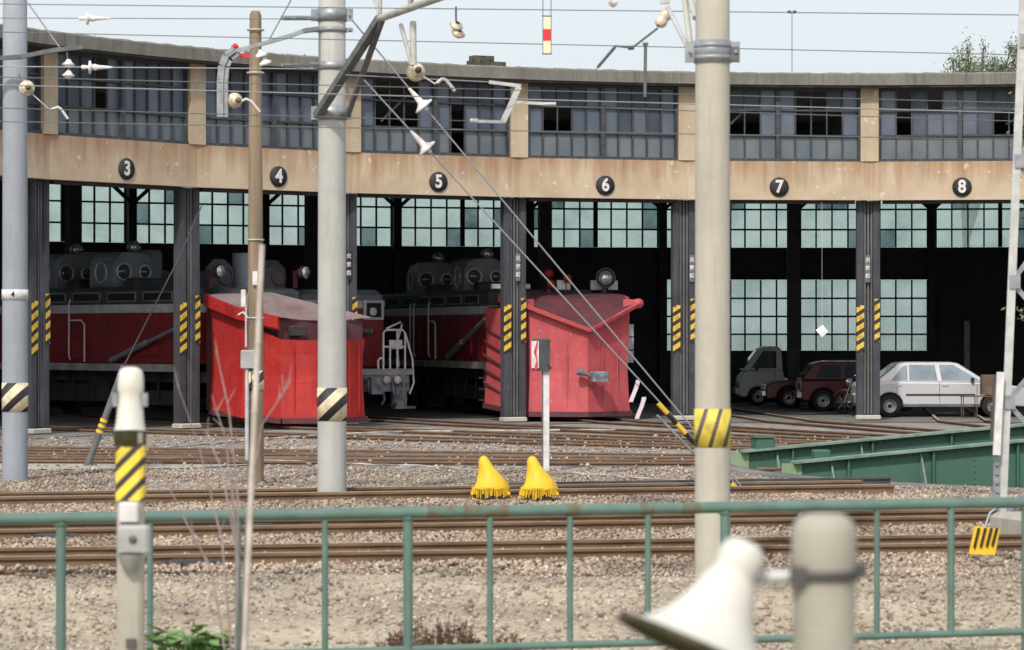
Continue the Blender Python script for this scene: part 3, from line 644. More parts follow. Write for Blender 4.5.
# ------------------------------------------------------------------ turntable bridge
U = V(.985, .17, 0).normalized(); Pn = V(U.y, -U.x, 0)
tt = thing('turntable_bridge', 'green riveted steel girder turntable bridge at right, its girders deeper toward the middle', 'turntable', tuple(TC))
for side, nm in ((1, 'near'), (-1, 'far')):
    c0 = Pn*side*1.6
    L = 9.7; z_end = .19 if side > 0 else .23
    def zt_g(t): return z_end+.085*(L-abs(t))
    def P(t, z, o=0): return c0+U*t+Pn*o+V(0, 0, z)
    prof = [(-L, -.30), (-L, zt_g(L)), (0, zt_g(0)), (L, zt_g(L)), (L, -.30), (L-1.6, -.8), (-L+1.6, -.8)]; k = len(prof)
    vs = [P(t, z, -.01) for t, z in prof]+[P(t, z, .01) for t, z in prof]
    mb = MB(); mb.add(vs, [tuple(range(k)), tuple(range(2*k-1, k-1, -1))]+[(i, (i+1) % k, k+(i+1) % k, k+i) for i in range(k)]); mb.link('girder_web', 'girder_green', tt)
    mb = MB(); mb.bar(P(-L, zt_g(L)+.015), P(0, zt_g(0)+.015), .30, .035); mb.bar(P(0, zt_g(0)+.015), P(L, zt_g(L)+.015), .30, .035); mb.link('top_flange', 'girder_edge', tt)
    mb = MB(); mb.bar(P(-L+1.6, -.81), P(L-1.6, -.81), .3, .03); mb.link('bottom_flange', 'girder_green', tt)
    mb = MB(); mb.bar(P(-L-.01, -.30), P(-L-.01, zt_g(L)), .3, .03); mb.link('end_plate', 'girder_pale', tt)
    t = -L+.85
    while t < L:
        m_ = MB(); m_.bar(P(t, -.6), P(t, zt_g(t)-.01), .2, .03, up=tuple(U)); m_.link('stiffener', 'girder_green', tt); t += 1.33
    for t in (-L+.6, -L+2.0, -L+5.9, -L+9.8):
        sg = 1
        m_ = MB(); z1 = zt_g(t)-.02; m_.add([P(t-.012, z1, .02), P(t-.012, z1-.55, .02), P(t-.012, z1-.55, .34), P(t+.012, z1, .02), P(t+.012, z1-.55, .02), P(t+.012, z1-.55, .34)], [(0, 1, 2), (5, 4, 3), (0, 2, 5, 3), (0, 3, 4, 1), (1, 4, 5, 2)]); m_.link('bracket', 'girder_edge', tt)
    m_ = MB(); t = -L+.2
    while t < L-.1:
        m_.lathe([(0, .012), (.014, .006), (.016, 0)], P(t, zt_g(t)-.06, .010), Pn, 6); t += .13
    for t0 in (-L+2.85, -L+3.5, -L+6.8):
        for q in range(8): m_.lathe([(0, .012), (.016, .006), (.018, 0)], P(t0, zt_g(t0)-.12-.09*q, .010), Pn, 6)
    m_.link('rivets', 'girder_green', tt, kind='stuff')
mb = MB()
for t in np.arange(-9.4, 9.5, .6): mb.bar(U*t-Pn*1.5+V(0, 0, -.2), U*t+Pn*1.5+V(0, 0, -.2), .2, .15)
mb.link('deck_timbers', 'sleeper', tt)
for s_ in (-.57, .57):
    mb = MB(); rail_mb([tuple(U*-9.7), tuple(U*9.7)], s_, mb, -.12); mb.link('bridge_rail', ['rail_rust', 'rail_top'], tt)
mb = MB(); c = U*-9.3-Pn*1.7; ang = math.atan2(Pn.y, Pn.x); mt = Matrix.Translation(c) @ Matrix.Rotation(ang, 4, 'Z')
mb.cham((0, 0, .36), (.42, .3, .2), .02, mt); mb.box((0, 0, .47), (.46, .34, .02), mt); mb.link('control_box', 'girder_green', tt)
c = U*-8.75-Pn*.2; mt = Matrix.Translation(c) @ Matrix.Rotation(ang, 4, 'Z')
mb = MB(); mb.cham((0, 0, .24), (.24, .26, .16), .02, mt); mb.link('lock_box', 'girder_green', tt)

# ------------------------------------------------------------------ ballast and gravel (stones as geometry)
def stones(name, mname, n, xf, yf, size, zf, label=None, keep=None):
    y = yf(n); x = xf(n, y)
    if keep is not None:
        k_ = keep(x, y); x, y = x[k_], y[k_]
    n = len(x); s = rng.uniform(size[0], size[1], n)
    base = np.array([(1, 0, 0), (-1, 0, 0), (0, 1, 0), (0, -1, 0), (0, 0, .7), (0, 0, -.7)], float)
    a = rng.uniform(0, 2*np.pi, n); ca, sa = np.cos(a), np.sin(a)
    jit = base[None]*rng.uniform(.65, 1.25, (n, 6, 1)) + rng.normal(0, .16, (n, 6, 3))
    P = np.empty_like(jit)
    P[:, :, 0] = jit[:, :, 0]*ca[:, None]-jit[:, :, 1]*sa[:, None]; P[:, :, 1] = jit[:, :, 0]*sa[:, None]+jit[:, :, 1]*ca[:, None]; P[:, :, 2] = jit[:, :, 2]
    P *= s[:, None, None]; z = zf(x, y)+s*rng.uniform(-.1, .55, n)
    P[:, :, 0] += x[:, None]; P[:, :, 1] += y[:, None]; P[:, :, 2] += z[:, None]
    tri = np.array([(0, 2, 4), (2, 1, 4), (1, 3, 4), (3, 0, 4), (2, 0, 5), (1, 2, 5), (3, 1, 5), (0, 3, 5)])
    fc = (tri[None]+6*np.arange(n)[:, None, None]).reshape(-1)
    me = bpy.data.meshes.new(name); me.vertices.add(n*6); me.vertices.foreach_set('co', P.reshape(-1)); me.loops.add(len(fc)); me.loops.foreach_set('vertex_index', fc)
    nf = len(fc)//3; me.polygons.add(nf); me.polygons.foreach_set('loop_start', np.arange(nf)*3); me.polygons.foreach_set('loop_total', np.full(nf, 3)); me.update(); me.validate()
    me.materials.append(M[mname]); o = bpy.data.objects.new(name, me); COL.objects.link(o); o['kind'] = 'stuff'
    return o
gzv = np.vectorize(gz)
spread = lambda n, y: rng.uniform(-1, 1, n)*(y*.1707+.9)
def wsample(a, b): return lambda n: np.sqrt(rng.uniform(a*a, b*b, n))
v1, v2, v3 = tr1, tr2, tr3
def bal_h(x, y):
    h = np.full(len(x), .0)
    for fn, amp in ((v1, .05), (v2, .05), (v3, .04)):
        c = fn(x); h = np.maximum(h, amp*np.clip(1.6-abs(y-c)/1.1, 0, 1))
    return h+gzv(y)*1.0
def near_rail(x, y):
    m_ = np.ones(len(x), bool)
    for fn in (v1, v2):
        for s_ in (-.567, .567): m_ &= abs(y-(fn(x)+s_)) > .075
    return m_
o = stones('ballast', 'ballast', 90000, spread, wsample(26.7, 39.3), (.012, .034), bal_h, keep=near_rail); tag(o, 'pale grey and brown crushed stone ballast around the tracks', 'ballast')
o = stones('ballast', 'ballast', 17000, spread, wsample(38.5, 47), (.014, .036), bal_h, keep=lambda x, y: (x-TC.x)**2+(y-TC.y)**2 > 109); tag(o, 'thinner grey stone ballast before the turntable pit', 'ballast')
o = stones('gravel', 'gravel', 20000, spread, wsample(16.5, 27.5), (.006, .021), lambda x, y: gzv(y)+.0); tag(o, 'sandy pebbles on the ground between railing and nearest track', 'gravel')
o = stones('gravel', 'ballast', 3500, spread, wsample(17, 27), (.014, .036), lambda x, y: gzv(y)); tag(o, 'larger loose brown stones strewn over the sandy ground behind the railing', 'stones')
o = stones('gravel', 'ballast', 5000, spread, wsample(47, 62), (.015, .05), lambda x, y: np.zeros(len(x)), keep=lambda x, y: (x-TC.x)**2+(y-TC.y)**2 > 112); tag(o, 'loose stones scattered in the yard before the shed', 'gravel')

# ------------------------------------------------------------------ snow plough locomotives
def plough_loco(N, a, label, houses, faded, crease, lip_full):
    t = thing('snowplough_locomotive', label, 'locomotive', tuple(N), -a, 'snowplough locomotives in the shed')
    red = 'plow_faded' if faded else 'plow_red'
    I = Matrix.Identity(4)
    Kx, Ky, Wx, Wy = (1.27, .66, 1.78, 2.6) if lip_full else (1.15, .6, 1.66, 2.6)
    # stations along one side of the blade: (x, y, z of the blade's top, lip?)
    if lip_full: side = [(0, 0, 2.12), (.64, .33, 2.42), (Kx, Ky, 2.72), (1.52, 1.6, 2.74), (Wx, Wy, 2.76)]
    else: side = [(0, 0, 1.98), (.64, .33, 1.98), (Kx, Ky, 2.0), (1.52, 1.6, 2.42), (Wx, Wy, 2.72)]
    side0 = side
    for sd_ in (-1, 1):
        side = side0 if (lip_full or sd_ < 0) else side0[:3]+[(1.2, 1.6, 2.2), (1.22, Wy, 2.3)]
        mb = MB(); vs = []
        nrm = []
        for i, (x, y, z_) in enumerate(side):
            a_ = Vector(side[max(0, i-1)][:2]); b_ = Vector(side[min(4, i+1)][:2]); tg = (b_-a_).normalized(); nrm.append((sd_*tg.y, -tg.x))
        if True: nrm[0] = (0, -1)
        for i, (x, y, zt_) in enumerate(side):
            nx, ny = nrm[i]; zb = .24 if i < 4 else .42
            if not lip_full and i == 2: zt_ = 2.0
            for z, o in ((zb, .03), (zb+.45, .0), (1.2, -.03), (1.65, -.02), (zt_, .03)): vs.append((sd_*x+nx*o, y+ny*o, z))
        m_ = 5
        for i in range(4):
            for j in range(m_-1): mb.add([vs[i*m_+j], vs[(i+1)*m_+j], vs[(i+1)*m_+j+1], vs[i*m_+j+1]], [(0, 1, 2, 3)])
        e = [V(*vs[4*m_+j]) for j in range(m_)]
        mb.add(e+[p+V(-sd_*.06, .06, 0) for p in e], [(j, j+1, m_+j+1, m_+j) for j in range(m_-1)])
        mb.link('blade', red, t)
        # flared lip: round the nose on one plough, along the wings on the other
        rng_i = range(0, 2) if lip_full else (range(2, 4) if sd_ < 0 else ())
        zk = {i: side[i][2] for i in range(5)}
        if not lip_full: zk[2] = 2.2
        for i in rng_i:
            mb = MB(); q = []
            for j in (i, i+1):
                x, y, _ = side[j]; nx, ny = nrm[j]; z_ = zk[j]
                q += [(sd_*x+nx*.05, y+ny*.05, z_-.03), (sd_*x+nx*.22, y+ny*.22, z_+.04), (sd_*x+nx*.24, y+ny*.24, z_+(.13 if lip_full else .30)), (sd_*x+nx*.16, y+ny*.16, z_+(.14 if lip_full else .31))]
            mb.add(q, [(0, 4, 5, 1), (1, 5, 6, 2), (2, 6, 7, 3), (0, 1, 2, 3), (7, 6, 5, 4)]); mb.link('lip', red, t)
        # top plate running back from the lip
        dz = .13 if lip_full else .30
        def tp(j): x, y, _ = side[j]; nx, ny = nrm[j]; return (sd_*x+nx*.2, y+ny*.2, zk[j]+dz)
        mb = MB()
        if lip_full: q = [tp(0), tp(1), tp(2), (sd_*1.5, 1.6, 3.08), (sd_*1.5, 2.5, 3.14), (0, 2.5, 3.14), (0, 1.2, 2.95)]; mb.add(q, [(0, 1, 6), (1, 2, 3, 6), (3, 4, 5, 6)])
        else: q = [(0, .62, 2.42), (sd_*.6, .66, 2.44), tp(2), tp(3), tp(4), (0, 2.6, 3.08)]; mb.add(q, [(0, 1, 5), (1, 2, 5), (2, 3, 5), (3, 4, 5)] if sd_ < 0 else [(0, 1, 5), (1, 2, 5)])
        mb.link('top_plate', 'plow_plate' if not faded else 'plow_dark', t)
        if lip_full:
            mb = MB(); mb.bar((sd_*1.15, .72, 2.86), (sd_*1.48, .6, 2.86), .08, .20); mb.disc((sd_*1.5, .56, 2.86), (0, 1, 0), .12, .1); mb.disc((sd_*1.5, .55, 2.86), (0, 1, 0), .05, .02); mb.link('lifting_eye', red, t)
            if True:
                mb = MB(); mb.add([(sd_*1.27, .62, 2.8), (sd_*1.6, 2.2, 2.9), (sd_*1.55, 2.3, 3.12), (sd_*1.4, 1.0, 3.02)], [(0, 1, 2, 3)]); mb.link('cheek_plate', red, t)
        else:
            mb = MB(); mb.box((sd_*.62, .70, 2.2), (1.1, .05, .44)); mb.link('recess', 'plow_dark', t)
    mb = MB(); mb.box((0, 2.75, 1.6), (3.3, .1, 2.4)); mb.box((0, 3.0, 1.6), (2.2, .8, 1.6)); mb.link('plough_back', 'plow_dark', t)
    # cutting edge
    for sd_ in (-1, 1):
        mb = MB(); mb.bar((0, -.09, .19), (sd_*(Kx+.03), Ky-.08, .19), .05, .12); mb.bar((sd_*(Kx+.05), Ky-.05, .19), (sd_*(Wx+.06), Wy, .36), .05, .12); mb.link('cutting_edge', 'plow_dark', t)
    # weld seams and ribs on the blade
    for sd_ in (-1, 1):
        for z in (1.02,):
            mb = MB(); mb.bar((sd_*.01, .035, z), (sd_*Kx, Ky+.03, z), .03, .012); mb.link('seam', red, t)
        for sx in (.45, .9):
            mb = MB(); mb.bar((sd_*sx, Ky*sx/Kx-.03, .35), (sd_*sx, Ky*sx/Kx-.02, 1.9), .02, .02, up=(0, 1, 0)); mb.link('seam', red, t)
    # hood behind the blade with ringed lamps
    mb = MB(); mb.cham((0, 3.7, 3.0), (2.3, 1.5, .36), .1); mb.link('front_hood', 'loco_dark', t)
    if not faded:
        for x in (-.75, .75): mb = MB(); mb.cham((x, 3.6, 3.45), (.7, .5, .8), .2); mb.link('lamp_housing', 'loco_dark', t)  # housings and their rings coloured dark to imitate the shade inside the shed
    if not faded:
        mb = MB(); mb.tube([(0.05, 3.7, 3.1), (0.05, 3.7, 4.0)], .30, 16); mb.link('stack', 'loco_grey', t)
        for x in (-1.35, 1.05):
            m_ = MB(); m_.lathe([(0, 0), (.10, .0), (.15, .1), (.16, .2)], (x, 2.95, 3.55), (0.25, -1, 0), 14); m_.bar((x, 3.1, 3.2), (x, 3.1, 3.6), .08, .08); lp = m_.link('headlamp', 'plow_dark', t)
            m_ = MB(); m_.disc((x+.05, 2.75, 3.55), (0.25, -1, 0), .14, .02, 16); m_.link('lens', 'lamp_glass', lp)
        for x in (-.75, .75):
            m_ = MB(); ring(m_, (x, 3.34, 3.45), (0, -1, 0), .19, .025); m_.link('porthole_ring', 'plow_dark', t)
    # locomotive body
    mb = MB(); mb.box((0, 10.2, 2.02), (2.76, 13.2, 1.20)); mb.link('body', 'loco_red', t, bevel=.03)
    mb = MB(); mb.box((0, 10.2, 2.72), (2.79, 13.22, .2)); mb.link('white_band', 'loco_band', t)
    mb = MB(); mb.cham((0, 10.2, 3.03), (2.74, 13.1, .42), .08); mb.link('roof', 'loco_dark', t)
    for sd_ in (-1, 1):
        for q in range(7):
            m_ = MB(); m_.box((sd_*1.375, 5.2+q*1.55, 3.0), (.03, 1.25, .24)); g = m_.link('louvre_frame', 'loco_grey', t)
            m_ = MB()
            m_.box((sd_*1.388, 5.2+q*1.55, 3.0), (.02, 1.13, .17)); m_.link('grille', 'black', g)
        m_ = MB(); m_.box((sd_*1.44, 10.2, 1.33), (.16, 13.3, .17)); m_.link('side_sill', 'sill_grey', t)
        for q in range(9):
            m_ = MB(); m_.box((sd_*1.383, 4.6+q*1.4, 2.0), (.012, .02, 1.1)); m_.link('panel_joint', 'loco_dark', t)
    for c_, d_ in (((-1.40, 5.6, 1.85), (.06, .9, .5)), ((-1.40, 8.9, 1.75), (.06, 1.0, .45))):
        mb = MB(); mb.box(c_, d_); mb.link('locker_door', 'loco_red', t, bevel=.01)
    # side arm that props the wing
    mb = MB(); mb.tube([(-1.62, 3.2, 2.5), (-1.5, 7.0, 1.5)], .05, 8); mb.tube([(-1.56, 5.4, 1.92), (-1.5, 7.0, 1.5)], .075, 8); mb.link('wing_strut', 'galv', t)
    # handrails
    for b_ in (8.9, 10.4, 10.75):
        m_ = MB(); m_.tube([(-1.46, b_, 1.5), (-1.5, b_, 1.6), (-1.5, b_, 2.85), (-1.46, b_, 2.95)], .022, 6); m_.link('handrail', 'handrail', t)
    m_ = MB(); m_.tube([(-1.5, 8.2, 1.45), (-1.5, 8.2, 2.35), (-1.5, 8.35, 2.45), (-1.5, 8.9, 2.45)], .022, 6); m_.link('handrail', 'handrail', t)
    # underframe, bogies
    mb = MB(); mb.box((0, 10.2, 1.12), (2.3, 13, .25))
    for b0 in (6.2, 13.2): mb.box((-1.05, b0, .62), (.12, 2.6, .34)); mb.box((1.05, b0, .62), (.12, 2.6, .34)); mb.box((-.9, b0+1.9, .75), (.5, .9, .5))
    for q in range(12): mb.tube([(-1.18, 4.5+q*.93, 1.1), (-1.18, 4.6+q*.93, .55)], .03, 5)
    mb.box((0, 9.7, .75), (1.9, 1.9, .55)); mb.link('underframe', 'underframe', t)
    for b0 in (5.4, 7.2, 12.4, 14.2):
        m_ = MB(); m_.lathe([(0, -.72), (.43, -.72), (.43, -.6), (.39, -.58), (.1, -.58), (.1, .58), (.39, .58), (.43, .6), (.43, .72), (0, .72)], (0, b0, .53), (1, 0, 0), 20); m_.link('wheelset', 'underframe', t)
    for q in range(3):
        m_ = MB(); m_.bar((-1.38, 4.0, .45+.28*q), (-1.38, 4.5, .45+.28*q), .04, .04); m_.bar((-1.38, 4.0, .4), (-1.38, 4.0, 1.3), .04, .04); m_.link('step', 'sill_grey', t)
    # round-shouldered housings with portholes and lamps on top
    for i, (x, b_) in enumerate(houses):
        mb = MB(); mtx = Matrix.Translation((x, b_, 0)) 
        prof = [(-.58, 3.22), (.58, 3.22), (.58, 3.75), (.48, 3.98), (.30, 4.10), (-.30, 4.10), (-.48, 3.98), (-.58, 3.75)]
        mb.prism(prof, -.55, .55, mtx); hs = mb.link('blower_housing', 'loco_grey', t, bevel=.04)
        for px_, r in ((-.30, .2), (.30, .16)):
            m_ = MB(); ring(m_, (x+px_, b_-.56, 3.62), (0, -1, 0), r, .028); m_.link('porthole_ring', 'ring_metal', hs)
            m_ = MB(); m_.disc((x+px_, b_-.553, 3.62), (0, -1, 0), r*.9, .01, 18); m_.link('porthole_glass', 'car_glass', hs)
        m_ = MB(); ring(m_, (x-.59, b_, 3.6), (-1, 0, 0), .25, .028); m_.link('porthole_ring', 'ring_metal', hs)
        m_ = MB(); m_.lathe([(0, 0), (.1, 0), (.16, .1), (.17, .2)], (x+.1, b_-.2, 4.22), (.1, -1, 0), 14); m_.bar((x+.1, b_-.28, 4.05), (x+.1, b_-.28, 4.2), .06, .06); lp = m_.link('headlamp', 'galv', hs)
        m_ = MB(); m_.disc((x+.12, b_-.41, 4.22), (.1, -1, 0), .15, .02, 16); m_.link('lens', 'lamp_glass', lp) if False else m_.link('lens', 'lamp_glass', hs)
        m_ = MB(); m_.tube([(x+.95, b_+.2, 3.2), (x+.95, b_+.2, 4.12), (x+.95, b_+.2, 4.18)], [.30, .30, .22], 16); m_.link('exhaust_stack', 'loco_grey', t)
        m_ = MB(); m_.cham((x+.1, b_-.9, 3.35), (.9, .5, .24), .05); m_.link('vent_box', 'loco_dark', t)
    return t
def ring(mb, c, ax, R, r, n=20, k=6):
    ax = Vector(ax).normalized(); a = ax.orthogonal().normalized(); b = ax.cross(a); c = Vector(c); vs = []
    for i in range(n):
        th = 2*math.pi*i/n; d = a*math.cos(th)+b*math.sin(th)
        for j in range(k):
            ph = 2*math.pi*j/k; vs.append(c+d*(R+r*math.cos(ph))+ax*r*math.sin(ph))
    mb.add(vs, [(i*k+j, i*k+(j+1) % k, ((i+1) % n)*k+(j+1) % k, ((i+1) % n)*k+j) for i in range(n) for j in range(k)], 0, True)
aL = (AK[2]+AK[3])/2
L4 = plough_loco(V((339-512)/F*67.0, 67.0, 0), aL, 'bright red wedge plough locomotive sticking out of bay 4 of the shed', [(-.5, 10.7), (-.5, 8.1)], False, .52, False)
aL = (AK[4]+AK[5])/2
L6 = plough_loco(V(1.82, 72.0, 0), aL, 'faded pinkish red wedge plough locomotive standing inside bay 6', [(-.5, 12.2), (-.5, 7.5)], True, .55, True)
# extras on the bay 4 plough: nose frame and hooks
mb = MB(); mb.tube([(-.1, .3, 2.1), (-.1, .3, 3.1)], .05, 8); mb.tube([(-.1, .3, 2.55), (.5, .7, 2.45), (.8, .9, 2.4)], .045, 8); mb.tube([(-.1, .3, 2.25), (.5, .7, 2.42)], .04, 8); mb.disc((-.1, .24, 3.12), (0, -1, 0), .12, .1, 14); mb.link('nose_frame', 'plow_red', L4)
mb = MB(); mb.cham((-.75, .55, 2.2), (.4, .2, .22), .03); mb.link('hook_box', 'underframe', L4)
# extras on the bay 6 plough: hook, headlamp, white guard rails, marker lamps
mb = MB(); mb.cham((.22, -.2, 1.10), (.42, .3, .24), .03); mb.lathe([(.10, 0), (.09, .08), (.03, .3)], (-.3, -.12, 1.24), (1, -.3, -.4), 10); mb.link('tow_hook', 'coupler', L6)
mb = MB(); mb.lathe([(.02, 0), (.13, .02), (.22, .16), (.25, .3), (.23, .3)], (1.35, 2.7, 3.5), (-.25, -1, .05), 18); mb.bar((1.35, 2.75, 3.15), (1.35, 2.75, 3.45), .08, .08); lp = mb.link('headlamp', 'steel_grey', L6)
mb = MB(); mb.disc((1.28, 2.43, 3.51), (-.25, -1, .05), .19, .02, 18); mb.link('lens', 'lamp_glass', lp)
for xa, xb in ((-1.55, -.55), (.15, .5), (1.05, 1.35), (1.5, 1.75)):
    mb = MB(); mb.box(((xa+xb)/2, 2.9, 3.30 if xa < 0 else 3.34), (xb-xa, .12, .12 if xa < 0 else .24)); mb.link('white_guard', 'paint_white', L6, bevel=.015)
for x, z in ((-.1, 3.62), (.38, 3.5), (-.05, 3.36)):
    mb = MB(); mb.lathe([(0, 0), (.1, .02), (.11, .1), (0, .14)], (x, 2.8, z), (0, -1, 0), 12); mb.bar((x, 2.85, 3.1), (x, 2.85, z), .03, .03); mb.link('marker_lamp', 'plow_red', L6)
for q in range(3):
    mb = MB(); mb.box((1.98, 2.85, 1.55+q*.33), (.34, .12, .30)); mb.link('side_board', 'loco_band', L6)
for q in range(5):
    mb = MB(); mb.bar((-1.33, 1.0, 1.7-.34*q), (-1.84, 2.6, 2.3-.34*q), .03, .04); mb.link('rib', 'plow_dark', L6)

# ------------------------------------------------------------------ diesel locomotive in bay 5
aL = (AK[3]+AK[4])/2; mt = rframe(aL, RF)
O = mt @ V(0, 3.9, 0)
D = thing('diesel_locomotive', 'red diesel locomotive with white band and pale front handrails inside bay 5', 'locomotive', tuple(O), -aL)
mb = MB(); mb.box((0, 5.2, 2.02), (2.4, 8, 1.5)); mb.link('hood', 'loco_red', D, bevel=.06)
mb = MB(); mb.box((0, 5.2, 2.86), (2.42, 8.02, .22)); mb.link('white_band', 'loco_band', D, bevel=.04)
mb = MB(); mb.cham((0, 5.2, 3.09), (2.42, 8, .28), .13); mb.link('hood_top', 'loco_grey', D)
mb = MB(); mb.box((0, 11, 2.7), (2.8, 3, 2.3)); mb.link('cab', 'loco_grey', D, bevel=.1)
for x in (-.85, .87):
    mb = MB(); mb.box((x, 1.165, 2.72), (.58, .05, .50)); fr_ = mb.link('lamp_surround', 'loco_band', D, bevel=.02)
    mb = MB(); mb.box((x, 1.135, 2.72), (.40, .03, .36)); mb.link('lamp_box', 'black', fr_)
    mb = MB(); mb.lathe([(0, .02), (.09, 0), (.12, .05)], (x-.03, 1.09, 2.68), (0, 1, 0), 14); mb.link('lens', 'paint_white', fr_)
text('59', .22, Matrix.Translation((.22, 1.182, 2.86)) @ Matrix.Rotation(R_(90), 4, 'X'), 'running_number', 'black', D, .004, .006)
mb = MB(); mb.bar((.45, 1.15, 2.2), (.75, .95, 2.2), .05, .12); mb.disc((.62, 1.02, 2.2), (0, -1, 0), .09, .06); mb.link('marker_lamp', 'coupler', D)
mb = MB(); mb.box((0, 1.0, 1.18), (2.7, 2.2, .14)); mb.box((0, 6, 1.18), (2.7, 8, .14)); mb.link('deck', 'sill_grey', D)
mb = MB(); mb.cham((0, 0, .92), (2.55, .16, .46), .03); mb.cham((.1, -.25, .85), (.35, .5, .3), .04); mb.box((.1, -.5, .85), (.28, .2, .42)); bb = mb.link('buffer_beam', 'coupler', D)
for x in (-1.0, -.65, -.3, .45, .75, 1.05):
    m_ = MB(); m_.tube([(x, -.08, .95), (x, -.2, .8), (x+.05, -.22, .5), (x+.02, -.12, .38)], .035, 6); m_.link('brake_hose', 'black' if x < 0 else 'coupler', D)
for x in (-.8, .2, .6, .9):
    m_ = MB(); m_.disc((x, -.09, .98), (0, -1, 0), .1, .08, 12); m_.link('cock', 'paint_white' if x > .5 else 'coupler', D)
mb = MB(); mb.box((.95, -.1, .55), (.3, .3, .5)); mb.box((1.0, -.25, .3), (.55, .3, .06)); mb.link('step_frame', 'coupler', D)
r_ = .028
for pts in ([(.55, -.05, 1.1), (.55, -.05, 2.15), (.62, -.05, 2.22), (1.08, -.05, 2.22), (1.15, -.05, 2.15), (1.15, -.05, 1.1)], [(.73, -.06, 1.1), (.73, -.06, 1.9)], [(.93, -.06, 1.15), (.93, -.06, 2.2)], [(.55, -.05, 1.8), (1.15, -.05, 1.8)],
            [(1.15, -.05, 2.15), (1.38, .0, 1.5), (1.42, .0, .9), (1.3, 0, .62)], [(.42, -.05, 1.05), (.4, -.05, 1.45), (.46, -.05, 1.52), (.55, -.05, 1.52)], [(.9, .5, 2.25), (1.3, .5, 2.42), (1.34, .5, 2.36), (1.2, .5, 1.9), (1.15, .3, 1.3)],
            [(-1.1, -.05, 1.1), (-1.1, -.05, 2.2), (-.6, -.05, 2.2), (-.6, -.05, 1.1)]):
    m_ = MB(); m_.tube(pts, r_, 6); m_.link('handrail', 'handrail', D)
mb = MB(); mb.box((.88, -.07, 1.86), (.36, .03, .22)); mb.link('number_plate', 'paint_white', D)
mb = MB(); mb.box((0, 5, .7), (2.0, 7, .5)); mb.link('underframe', 'underframe', D)
for b0 in (1.6, 3.2, 4.8):
    m_ = MB(); m_.lathe([(0, -.72), (.43, -.72), (.43, -.6), (.1, -.58), (.1, .58), (.43, .6), (.43, .72), (0, .72)], (0, b0, .53), (1, 0, 0), 20); m_.link('wheelset', 'underframe', D)

